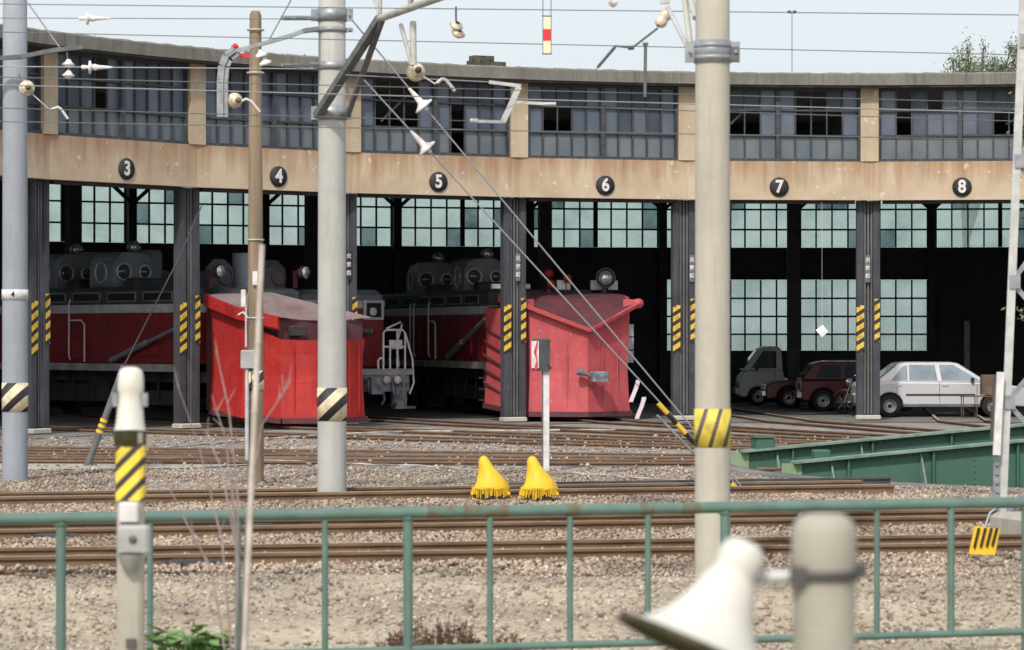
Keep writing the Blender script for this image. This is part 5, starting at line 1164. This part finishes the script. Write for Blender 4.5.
# wooden utility pole with box and tags
d = 43.2; px_ = 255.5; P0 = V((px_-512)/F*d, d, 0)
wp = thing('wooden_pole', 'brown wooden pole with a grey box, standing in front of the red plough', 'pole', tuple(P0))
mb = MB(); mb.lathe([(.12, -.05), (.11, 3), (.085, zz(13, d)-.03), (.06, zz(11, d)), (0, zz(10.5, d))], (0, 0, 0), (.0, 0, 1), 20); mb.link('shaft', 'wood_pole', wp)
def l_(px, py, dd=d-.15): return W(px, py, dd)-P0
for y in (30, 73, 240, 318):
    m_ = MB(); m_.lathe([(.115, -.01), (.125, -.01), (.125, .012), (.115, .012)], (0, 0, zz(y, d)), (0, 0, 1), 18); m_.link('strap', 'galv_pale', wp)
mb = MB(); mb.cham(l_(248.5, 359), (.22, .12, .26), .02); mb.link('junction_box', 'grey_box', wp)
mb = MB(); mb.box(l_(255, 278), (.07, .02, .20)); mb.link('label_plate', 'paint_white', wp)
mb = MB(); mb.cham(l_(243.5, 298), (.07, .05, .24), .01); mb.link('meter', 'paint_white', wp)
mb = MB(); mb.tube([l_(246, 305), l_(246, 347)], .015, 6); mb.tube([l_(247, 368), l_(247, 460)], .03, 8); mb.tube([l_(238, 315), l_(243, 312), l_(248, 318)], .015, 6); mb.link('conduit', 'galv_pale', wp)
mb = MB(); mb.lathe([(.118, 0), (.124, 0), (.124, .28), (.118, .28)], (0, 0, zz(390, d)), (0, 0, 1), 24); mb.link('warning_band', 'hazard_cream', wp)
mb = MB(); mb.box(l_(248, 379), (.08, .02, .28)); mb.link('striped_strip', 'hazard_cream', wp)
mb = MB(); mb.box(l_(247, 56, d), (.22, .05, .05)); mb.lathe([(.02, 0), (.06, .03), (.02, .08)], l_(235, 49), (0, 0, 1), 10); mb.link('pin_bracket', 'red', wp)
mb = MB(); mb.lathe([(.02, 0), (.05, .03), (.02, .06)], l_(242, 54), (0, 0, 1), 10); mb.link('insulator', 'porcelain', wp)

# slender leaning pale pole with bare twigs, nearer
d = 17.5; P0 = V((240-512)/F*d, d, gz(d)); topp = W(262, 245, d+.6)
bp_ = thing('leaning_stake', 'slender pale leaning stake beside the brown wooden pole', 'stake', tuple(P0))
mb = MB(); mb.tube([(0, 0, 0), (topp-P0)*.35+V(.0, 0, 0), topp-P0], .019, 10, r1=.018); mb.link('shaft', 'bamboo', bp_)
for f in (.18, .34, .5, .66, .8):
    m_ = MB(); c = (topp-P0)*f; m_.lathe([(.018, -.01), (.024, 0), (.018, .01)], c, topp-P0, 10); m_.link('joint', 'bamboo', bp_)
def twigs(name, label, pts_list, rs, d, loc, cat='bare bush'):
    k = MB(loc); t = thing(name, label, cat, tuple(loc))
    for pts, r in pts_list:
        m_ = MB(loc); P_ = [W(x, y, dd) for x, y, dd in pts]
        m_.tube(P_, r, 5, r1=r*.35); m_.link('twig', 'twig', t)
base_ = V((236-512)/F*18.6, 18.6, gz(18.6))
bx_, by_ = 236, HZ+(H-base_.z)/18.6*F
twl = []
tips = [((157, 462), (185, 520), (212, 570)), ((178, 386), (200, 450), (222, 540)), ((216, 350), (229, 410), (238, 500)), ((212, 395), (226, 440), (236, 540)), ((205, 430), (222, 470), (238, 560)), ((290, 383), (262, 425), (246, 520)), ((232, 470), (236, 540), (238, 600))]
for tp in tips:
    pts = [(bx_+random.uniform(-3, 3), by_, 18.6)]+[(x, y, 18.6+random.uniform(-.2, .2)) for x, y in reversed(tp)]
    twl.append((pts, .0085))
    for _ in range(5):
        (xa, ya), (xb, yb) = random.choice([(tp[0], tp[1]), (tp[1], tp[2])]); f = random.random(); x, y = xa+(xb-xa)*f, ya+(yb-ya)*f
        twl.append(([(x, y, 18.6), (x+random.uniform(-9, 9), y-random.uniform(8, 22), 18.6)], .004))
twigs('bare_bush', 'bare spindly twigs rising around the leaning stake behind the railing', twl, 0, 18.6, base_)
# stem running off the horn post to the ground, seen right of it
q0 = V((190-512)/F*16.6, 16.6, 0)

# striped leaning stay post by the left pole
P0 = W(87, 466, 48.5); P0.z = 0
ls = thing('striped_stay_post', 'thin grey post with yellow stripes leaning right, behind the white horn', 'post', tuple(P0))
mb = MB(); e_ = W(124, 366, 48.5)-P0; mb.tube([(0, 0, -.02), e_], .055, 10); mb.link('shaft', 'steel_grey', ls)
for f in (.33, .385, .44):
    m_ = MB(); m_.tube([e_*f, e_*(f+.03)], .062, 10); m_.link('yellow_ring', 'yellow', ls)
mb = MB(); mb.tube([e_, W(180, 256, 48.5)-P0, W(202, 205, 48.5)-P0], .012, 5); mb.link('stay_wire', 'wire_dark', ls)

# signal lamp post in the yard
P0 = W(545, 471, 46.6); P0.z = 0
sp_ = thing('indicator_post', 'white post carrying a dark box with a red zigzag panel, left of centre', 'indicator', tuple(P0))
def s_(px, py, dd=46.6): return W(px, py, dd)-P0
mb = MB(); mb.box((0.02, 0, .82), (.09, .09, 1.64)); mb.link('post', 'paint_white', sp_)
mb = MB(); mb.box((-.04, -.02, .82), (.02, .05, 1.6)); mb.link('conduit', 'steel_grey', sp_)
mb = MB(); mb.cham(s_(541, 354.5), (.27, .22, .50), .02); mb.box(s_(549, 355), (.04, .3, .3)); hb = mb.link('box', 'loco_dark', sp_)
mb = MB(); mb.box(s_(535.2, 354.5, 46.47), (.115, .02, .42)); mb.link('panel', 'paint_white', hb)
mb = MB(); zp = [(534, 370), (536.6, 360), (533.6, 352), (537, 341)]; zp2 = [(537.5, 370), (537.5, 359), (536.2, 352), (538, 341)]
vs = [s_(x, y, 46.44) for x, y in zp]+[s_(x, y, 46.44) for x, y in zp2]; mb.add(vs, [(i, i+1, 5+i, 4+i) for i in range(3)]); mb.link('zigzag', 'red', hb)
mb = MB(); mb.box(s_(550, 341), (.05, .08, .04)); mb.box(s_(550, 368), (.05, .08, .04)); mb.link('hinge', 'steel_grey', sp_)

# yellow switch covers with brush skirts
def cover(px, py, d, flip, label):
    P0 = W(px, py, d); P0.z = .12; t = thing('switch_cover', label, 'cover', tuple(P0), R_(flip), 'yellow switch covers')
    rings = [(0, .02, .24, .16), (.04, .08, .215, .155), (.06, .20, .15, .12), (.03, .30, .10, .09), (-.04, .40, .07, .065), (-.07, .47, .05, .05), (-.075, .495, .02, .02)]
    rings = [(-.02, .06, .235, .17), (-.01, .13, .20, .15), (-.035, .24, .14, .115), (-.07, .33, .095, .085), (-.10, .41, .07, .065), (-.105, .455, .045, .04), (-.105, .47, .012, .012)]
    n = 16; vs = []
    for cx, z, rx, ry in rings:
        for j in range(n):
            th = 2*math.pi*j/n; w = 1+.07*math.sin(th*5+z*14)
            vs.append((cx+rx*w*math.cos(th), ry*w*math.sin(th), z+.008*math.sin(th*7)))
    mb = MB(); m_ = len(rings); mb.add(vs, [(i*n+j, i*n+(j+1) % n, (i+1)*n+(j+1) % n, (i+1)*n+j) for i in range(m_-1) for j in range(n)]+[tuple((m_-1)*n+j for j in range(n))], 0, True); mb.link('hood', 'yellow', t)
    m_ = MB()
    for q in range(56):
        th = 2*math.pi*q/56; x, y = -.02+.228*math.cos(th), .165*math.sin(th); l = random.uniform(.08, .15)
        m_.tube([(x, y, .08), (x*1.03+random.uniform(-.008, .008), y*1.03, .08-l)], random.uniform(.006, .011), 4)
    m_.link('fringe', 'yellow', t, kind='stuff')
    m_ = MB(); m_.cham((-.02, 0.02, -.03), (.34, .24, .16), .01); m_.link('base', 'rail_dark', t)
    for s in (-1, 1):
        m_ = MB(); m_.box((s*.2-.02, -.02, .0), (.1, .1, .035)); m_.link('foot', 'yellow', t)
cover(492, 490.5, 38.05, 0, 'left of the two yellow cone shaped switch covers with fringed skirts')
cover(540.5, 494, 37.95, 0, 'right of the two yellow cone shaped switch covers with fringed skirts')

# ------------------------------------------------------------------ lattice tower at the right edge
d = 31.2; P0 = V((1006-512)/F*d, d, 0)
lt = thing('lattice_tower', 'grey steel lattice mast at the right edge behind the railing', 'mast', tuple(P0))
def lw(px, py, dd=d): return W(px, py, dd)-P0
legs = [(lw(1001, 542), lw(1021, 60)), (lw(1001, 542)+V(1.25, 0, 0), lw(1021, 60)+V(.8, 0, 0)), (lw(1001, 542)+V(.5, 1.25, 0), lw(1021, 60)+V(.35, .8, 0)), (lw(1001, 542)+V(1.75, 1.25, 0), lw(1021, 60)+V(1.1, .8, 0))]
for i, (a_, b_) in enumerate(legs):
    mb = MB(); u_ = (b_-a_)*1.6; mb.bar(a_, a_+u_, .085, .02, up=(0, 1, 0)); mb.bar(a_+V(.033, .04, 0), a_+u_+V(.033, .04, 0), .02, .085, up=(0, 1, 0)); mb.link('leg', 'galv_pale' if i == 0 else 'galv', lt)
for i in range(5):
    f0, f1 = i*.25+.04, (i+1)*.25+.04
    for (p_, q_) in ((0, 1), (2, 3)):
        a0 = legs[p_][0]+(legs[p_][1]-legs[p_][0])*f0; a1 = legs[p_][0]+(legs[p_][1]-legs[p_][0])*f1; b0 = legs[q_][0]+(legs[q_][1]-legs[q_][0])*f0; b1 = legs[q_][0]+(legs[q_][1]-legs[q_][0])*f1
        m_ = MB(); m_.bar(a0, b1, .05, .012, up=(0, 1, 0)); m_.bar(a1+V(0, .01, 0), b0+V(0, .01, 0), .05, .012, up=(0, 1, 0)); m_.link('lacing', 'galv', lt)
    m_ = MB(); c = legs[0][0]+(legs[0][1]-legs[0][0])*f0; m_.box(c+V(.03, -.02, 0), (.11, .02, .14)); m_.link('gusset', 'galv', lt)
mb = MB(); a_ = lw(1000.5, 372, d-.1); b_ = lw(996.5, 455, d-.1); mb.bar(a_, b_, .075, .05, up=(0, 1, 0)); mb.link('cable_guard', 'paint_white', lt)
mb = MB(); mb.bar(lw(995.5, 375, d-.05), lw(991.5, 440, d-.05), .03, .06, up=(0, 1, 0)); mb.link('guard_back', 'rail_dark', lt)
mb = MB(); mb.bar(lw(997, 455), lw(996, 510), .07, .05, up=(0, 1, 0)); 
for q in range(6): mb.box(lw(997, 455+q*9, d-.04), (.04, .02, .03))
mb.link('splice', 'galv', lt)
mb = MB(); mb.bar(lw(1000, 545)+V(0, 0, .25), lw(1000, 545)+V(1.2, 0, .25), .05, .06); mb.bar(lw(1001, 520), lw(1045, 470), .05, .05); mb.link('foot_brace', 'galv', lt)
mb = MB(); mb.tube([lw(999, 506, d-.1), lw(990, 513, d-.15), lw(984, 530, d-.2)], .014, 6); mb.link('drop_cable', 'wire_pale', lt)
P1 = V((1032-512)/F*30.6, 30.6, 0)
mb = MB(); mb.cham((0, 0, .14), (.55, .9, .34), .05, Matrix.Rotation(.3, 4, 'Z')); mb.cham((-.1, -.3, .04), (.5, .4, .2), .05, Matrix.Rotation(.6, 4, 'Z')); o = solo(mb, 'concrete_footing', 'concrete_near', 'rough concrete block at the foot of the lattice mast', 'concrete block', tuple(P1))
# yellow black striped plastic guard on ballast
P1 = W(985, 554, 27.3); P1.z = .0
pg = thing('striped_guard_plate', 'small tilted yellow guard with black bars by the lattice mast', 'guard plate', tuple(P1))
def pw_(px, py, o=0): return W(px, py, 27.3-.02*o)-P1
mb = MB(); q = [pw_(975, 526), pw_(1000, 529), pw_(995, 555), pw_(969, 554)]; mb.add(q+[v+V(0, .03, 0) for v in q], [(0, 1, 2, 3), (7, 6, 5, 4)]+[(i, (i+1) % 4, 4+(i+1) % 4, 4+i) for i in range(4)]); mb.link('plate', 'yellow', pg)
for a_ in (978, 984.5, 990.5, 996):
    m_ = MB(); q = [pw_(a_-.2, 528, 1), pw_(a_+2.4, 528, 1), pw_(a_-2.8, 549-(a_-978)*.1, 1), pw_(a_-4.6, 547-(a_-978)*.1, 1)]; m_.add(q+[v+V(0, .012, 0) for v in q], [(0, 1, 2, 3), (7, 6, 5, 4)]+[(i, (i+1) % 4, 4+(i+1) % 4, 4+i) for i in range(4)]); m_.link('black_bar', 'black', pg)

# ropes lying across the yard
def rope(name, pts, label, r=.02, m_='rope'):
    P_ = []
    for x, y in pts:
        dd = F*H/(y-HZ); P_.append(V((x-512)/F*dd, dd, .03))
    Q = []
    for a_, b_ in zip(P_[:-1], P_[1:]):
        for i in range(6): Q.append(a_+(b_-a_)*i/6+V(0, random.uniform(-.04, .04), random.uniform(0, .015)))
    Q.append(P_[-1]); k = MB(P_[0]); k.tube(Q, r, 6); solo(k, name, m_, label, 'cable', tuple(P_[0]))
rope('cable', [(560, 475), (610, 478), (640, 481), (700, 484), (745, 489), (790, 487)], 'pale frayed cable lying along the third track right of the yellow covers', .016)
rope('cable', [(262, 462), (350, 466), (420, 468), (486, 473)], 'thin white cable on the ground running left from the yellow covers', .014)
rope('cable', [(165, 449), (240, 443), (330, 436), (420, 433), (520, 432), (640, 431)], 'long pale cable lying across the radial tracks before the shed', .02)

# ------------------------------------------------------------------ green railing in the foreground
FA, FB = V(-512/F*20.05, 20.05, 0), V(512/F*22.05, 22.05, 0)
uf = (FB-FA).normalized(); zt_, zb_ = .91, -.04
fx = [61-347, 61, 408, 725, 1024, 1308]
def fpt(px):
    # point of the railing line at picture column px
    m_ = (px-512)/F; a = FA.x-m_*FA.y; b = uf.x-m_*uf.y; return FA-uf*(a/b)
rail = thing('railing', 'green painted pipe railing across the whole foreground', 'railing', tuple(fpt(512)))
o0 = fpt(512)
pa, pb = fpt(-300)-o0, fpt(1330)-o0
mb = MB(); n = 24; mb.tube([pa+(pb-pa)*i/n+V(0, 0, zt_) for i in range(n+1)], .041, 14); mb.link('top_rail', 'fence_green', rail)
mb = MB(); mb.tube([pa+(pb-pa)*i/n+V(0, 0, zb_) for i in range(n+1)], .027, 12); mb.link('bottom_rail', 'fence_green', rail)
for px in [61-347, 61, 408, 725, 1026, 1310]:
    p = fpt(px)-o0; m_ = MB(); m_.tube([p+V(0, 0, -.45), p+V(0, 0, zt_-.02)], .034, 12); m_.lathe([(.034, -.03), (.05, -.01), (.05, 0)], p+V(0, 0, zt_-.03), (0, 0, 1), 12); m_.link('post', 'fence_green', rail)
for px in (-20, 150, 238, 325, 490, 570, 648, 800, 877, 951, 1100, 1180):
    p = fpt(px)-o0; m_ = MB(); m_.tube([p+V(0, 0, zb_), p+V(0, 0, zt_-.02)], .022 if px not in (951,) else .027, 10); m_.link('baluster', 'fence_green', rail)
for px, l in ((440, .10), (485, .16), (646, .05), (690, .07), (572, .05)):
    p = fpt(px)-o0+V(0, 0, zt_); m_ = MB(); m_.tube([p-uf*l, p+uf*l], .0425, 14, cap=False); m_.link('rust_patch', 'fence_rust', rail)

# ------------------------------------------------------------------ foreground horn speakers on posts
# left one
d = 15.8; P0 = V((131-512)/F*d, d, -.35)
hp = thing('horn_post', 'square concrete post with yellow and black stripes under the white horn', 'post', tuple(P0))
ztop = zz(428, d)+.35
mb = MB(); mb.cham((0, 0, ztop/2-.05), (.135, .135, ztop+.1), .02); mb.link('shaft', 'concrete_near', hp)
mb = MB(); mb.cham((0, 0, (zz(440, d)+zz(500, d))/2+.35), (.146, .146, zz(440, d)-zz(500, d)), .02); mb.link('warning_band', 'hazard_near', hp)
mb = MB(); mb.cham((0, -.08, zz(511, d)+.35), (.10, .05, .10), .01); mb.link('junction_box', 'paint_white', hp)
mb = MB(); c = V(.03, -.11, zz(537, d)+.35); mb.cham(c, (.165, .1, .14), .015); mb.lathe([(.02, 0), (.05, .04), (.07, .09)], c+V(-.02, 0, -.17), (0, 0, 1), 12); bx = mb.link('control_box', 'grey_box', hp)
mb = MB(); mb.disc(c+V(.0, -.051, .0), (0, -1, 0), .02, .01, 12); mb.link('knob', 'steel_grey', bx)
mb = MB(); mb.box((.01, -.08, zz(642, d)+.35), (.05, .03, .05)); mb.link('bolt_plate', 'rail_dark', hp)
Hn = V((130-512)/F*(d-.0), d, zz(432, d))
ho = thing('horn_speaker', 'white horn loudspeaker pointing down on top of the striped post', 'loudspeaker', tuple(Hn))
def horn(t, ax, sc, m1='horn_white', prof_=None):
    ax = Vector(ax).normalized()
    prof = prof_ or [(.0, 1.0), (.14, .99), (.23, .95), (.27, .88), (.27, .76), (.25, .72), (.31, .64), (.37, .52), (.43, .40), (.52, .28), (.63, .17), (.78, .08), (.91, .02), (1.0, 0)]
    m_ = MB(); m_.lathe([(r*.5*sc[0], h*sc[1]) for r, h in prof], (0, 0, 0), ax, 40); m_.link('horn_body', m1, t)
    m_ = MB(); m_.lathe([(r*.5*sc[0]*.96, h*sc[1]*.99) for r, h in [(1.02, .0), (.9, .03), (.77, .09), (.62, .18), (.5, .3), (.3, .36), (0, .36)]], (0, 0, 0), ax, 40); m_.link('horn_mouth', 'horn_inside', t)
    m_ = MB(); ring(m_, (0, 0, 0), ax, .5*sc[0], .012*sc[0]*2, 40, 8); m_.link('rim', 'horn_inside', t)
horn(ho, (0, .12, 1), (.172, .345), prof_=[(0, 1), (.4, .99), (.66, .95), (.76, .88), (.80, .76), (.80, .62), (.76, .60), (.78, .40), (.84, .2), (.92, .06), (1, 0)])
for sx in (-.078, .078): m_ = MB(); m_.box((sx, .0, .17), (.03, .04, .07)); m_.link('mount_lug', 'galv', ho)
m_ = MB(); m_.lathe([(.075, -.075), (.085, -.07), (.085, 0)], (0, 0, 0), (0, 0, 1), 24); m_.link('mouth_collar', 'horn_inside', ho)
# right one, nearer and more blurred
d = 7.6; P0 = V((824-512)/F*d, d, -.4)
hp = thing('near_post', 'blurred round topped concrete post at lower right', 'post', tuple(P0))
zt2 = zz(513, d)+.4; r = .080
mb = MB(); mb.lathe([(r*.98, -.05), (r, zt2-.22), (r, zt2-.15), (r*1.03, zt2-.14), (r*1.03, zt2-.05), (r*.92, zt2-.02), (r*.6, zt2-.003), (0, zt2)], (0, 0, 0), (0, 0, 1), 32); mb.link('shaft', 'concrete_near', hp)
mb = MB(); zc = zz(574, d)+.4; mb.lathe([(r+.003, -.012), (r+.009, -.012), (r+.009, .012), (r+.003, .012)], (0, 0, zc), (0, 0, 1), 32); mb.box((-r+.01, -.05, zc), (.04, .05, .045)); mb.box((r+.01, -.01, zc+.01), (.03, .05, .03)); mb.link('clamp', 'rail_dark', hp)
Hn = W(700, 652, d-.1)
ho = thing('horn_speaker', 'blurred white horn loudspeaker tilted beside the near round post', 'loudspeaker', tuple(Hn))
axn = (W(748, 541, d-.055)-Hn)
horn(ho, axn, (.43, axn.length))
m_ = MB(); p = W(762, 578, d)-Hn; e_ = W(800, 576, d)-Hn; m_.tube([p+V(-.03, 0, 0), e_], .018, 10); m_.box(p+V(-.04, 0, .0), (.03, .05, .06)); m_.link('bracket', 'galv_pale', ho)
m_ = MB(); m_.lathe([(0, 0), (.02, .0), (.02, .03), (0, .03)], W(741, 586, d-.02)-Hn, (.5, -1, 0), 12); m_.link('pivot_bolt', 'rail_dark', ho)

# ------------------------------------------------------------------ vegetation
def leaf_mesh(name, pts, size, m_, parent, droop=.0, aspect=2.2):
    n = len(pts); pts = np.array(pts); a = rng.normal(0, 1, (n, 3)); a[:, 2] -= droop; a /= np.linalg.norm(a, axis=1)[:, None]
    b = np.cross(a, rng.normal(0, 1, (n, 3))); b /= np.linalg.norm(b, axis=1)[:, None]
    s = rng.uniform(size[0], size[1], n)[:, None]
    v = np.stack([pts, pts+a*s*.5+b*s/aspect*.5, pts+a*s, pts+a*s*.5-b*s/aspect*.5], 1).reshape(-1, 3)
    me = bpy.data.meshes.new(name); me.from_pydata(v.tolist(), [], [(4*i, 4*i+1, 4*i+2, 4*i+3) for i in range(n)]); me.materials.append(M[m_])
    o = bpy.data.objects.new(name, me); COL.objects.link(o); o.parent = parent; return o
def tree(loc, label, h, clumps, m_='leaf_green', size=(.12, .3), per=110, droop=.8, tr=.16):
    t = thing('tree', label, 'tree', loc)
    mb = MB(); mb.tube([(0, 0, -.1), (.1, 0, h*.4), (0, .1, h*.75)], tr, 10, r1=tr*.5); tk = mb.link('trunk', 'bark', t)
    pts = []
    for (cx, cy, cz, rx, rz_) in clumps:
        m2 = MB(); m2.tube([(0, .05, h*.5), (cx*.5, cy*.5, (h*.5+cz)/2+.2), (cx, cy, cz)], tr*.35, 6, r1=.02); m2.link('limb', 'bark', t)
        k = int(per*rx*rz_*4); P_ = rng.normal(0, .45, (k, 3))*np.array([rx, rx, rz_])+np.array([cx, cy, cz]); pts.append(P_)
    leaf_mesh('crown', np.concatenate(pts), size, m_, t, droop)
    return t
# feathery tree behind the roof at the top right
dT = 104; xT = (965-512)/F*dT
cl = []
for px, py, rx, rz_ in ((952, 62, .35, .35), (960, 58, .4, .5), (968, 50, .3, .7), (970, 62, .4, .5), (983, 48, .18, .5), (984, 60, .25, .4), (994, 60, .35, .4), (1000, 66, .5, .3), (1010, 46, .35, .35), (1016, 54, .3, .5), (1022, 50, .5, .6), (1030, 55, .8, .9), (975, 68, .9, .3), (1005, 68, .8, .3), (990, 72, 1.6, .5), (965, 74, 1.4, .6), (1015, 75, 1.6, .8)):
    p = W(px, py, dT); cl.append((p.x-xT, random.uniform(-.4, .4), p.z, rx*.8, rz_*.8))
tree((xT, dT, 0), 'feathery light green tree showing above the roof at top right', 10, cl, size=(.05, .13), per=380, droop=1.6)
# tree at the right edge in front of the shed end
cl = []
for i in range(26):
    z = 2.0+i*.25; cl.append((random.uniform(-.5, .9), random.uniform(-.6, .6), z, .5, .4))
tree((11.15, 62, 0), 'leafy green tree at the right edge beside the shed', 8, cl, 'leaf_green', (.08, .17), 150, .3, .12)
# ground plants
d = 19.3; p = V((188-512)/F*d, d, gz(d))
pl = thing('leafy_plant', 'bright green broad leaved plant at the bottom left by the railing', 'plant', tuple(p))
m_ = MB()
for i in range(110):
    th = random.uniform(0, 6.28); rr = random.uniform(.03, .30); hh = random.uniform(.34, .56)-rr*.3
    c = V(rr*math.cos(th), rr*math.sin(th)*.7, hh); u = V(math.cos(th), math.sin(th), random.uniform(-.2, .5)).normalized(); s = u.cross(V(0, 0, 1)).normalized(); L = random.uniform(.10, .19)
    k = MB(); k.add([c, c+u*L*.4+s*L*.38+V(0, 0, .01), c+u*L, c+u*L*.4-s*L*.38+V(0, 0, .01), c+u*L*.5-V(0, 0, .012)], [(0, 1, 4), (1, 2, 4), (2, 3, 4), (3, 0, 4)]); k.link('leaf', 'leaf_bright', pl, fix=False)
    m_.tube([(0, 0, -.03), c], .003, 4)
m_.link('stems', 'leaf_bright', pl)
m_ = MB(); allp = []
for px_ in np.linspace(384, 520, 58):
    dd = 21.6+random.uniform(-.25, .35); x = (px_+random.uniform(-4, 4)-512)/F*dd; hgt = random.uniform(.22, .42)*(1 if 395 < px_ < 480 else .7)
    for _ in range(3):
        e_ = V(x+random.uniform(-.05, .05), dd+random.uniform(-.05, .05), gz(dd)+hgt*random.uniform(.6, 1)); b_ = V(x, dd, gz(dd)-.02); m_.tube([b_, (b_+e_)/2+V(random.uniform(-.01, .01), 0, 0), e_], .003, 4)
        for q in range(14): f = random.uniform(.15, 1); allp.append(tuple(b_+(e_-b_)*f))
m_.link('weed_stalks', 'timber_brown', None, kind='stuff'); tag(bpy.data.objects['weed_stalks'], 'dry reddish weed stalks along the bottom rail', 'weeds')
o = leaf_mesh('weeds', allp, (.02, .05), 'leaf_weed', None, -.6, 2.0); o['kind'] = 'stuff'; tag(o, 'low reddish brown weeds growing along the bottom rail', 'weeds')
print('tris', sum(len(o.data.polygons) for o in S.objects if o.type == 'MESH'), 'objects', len(S.objects))
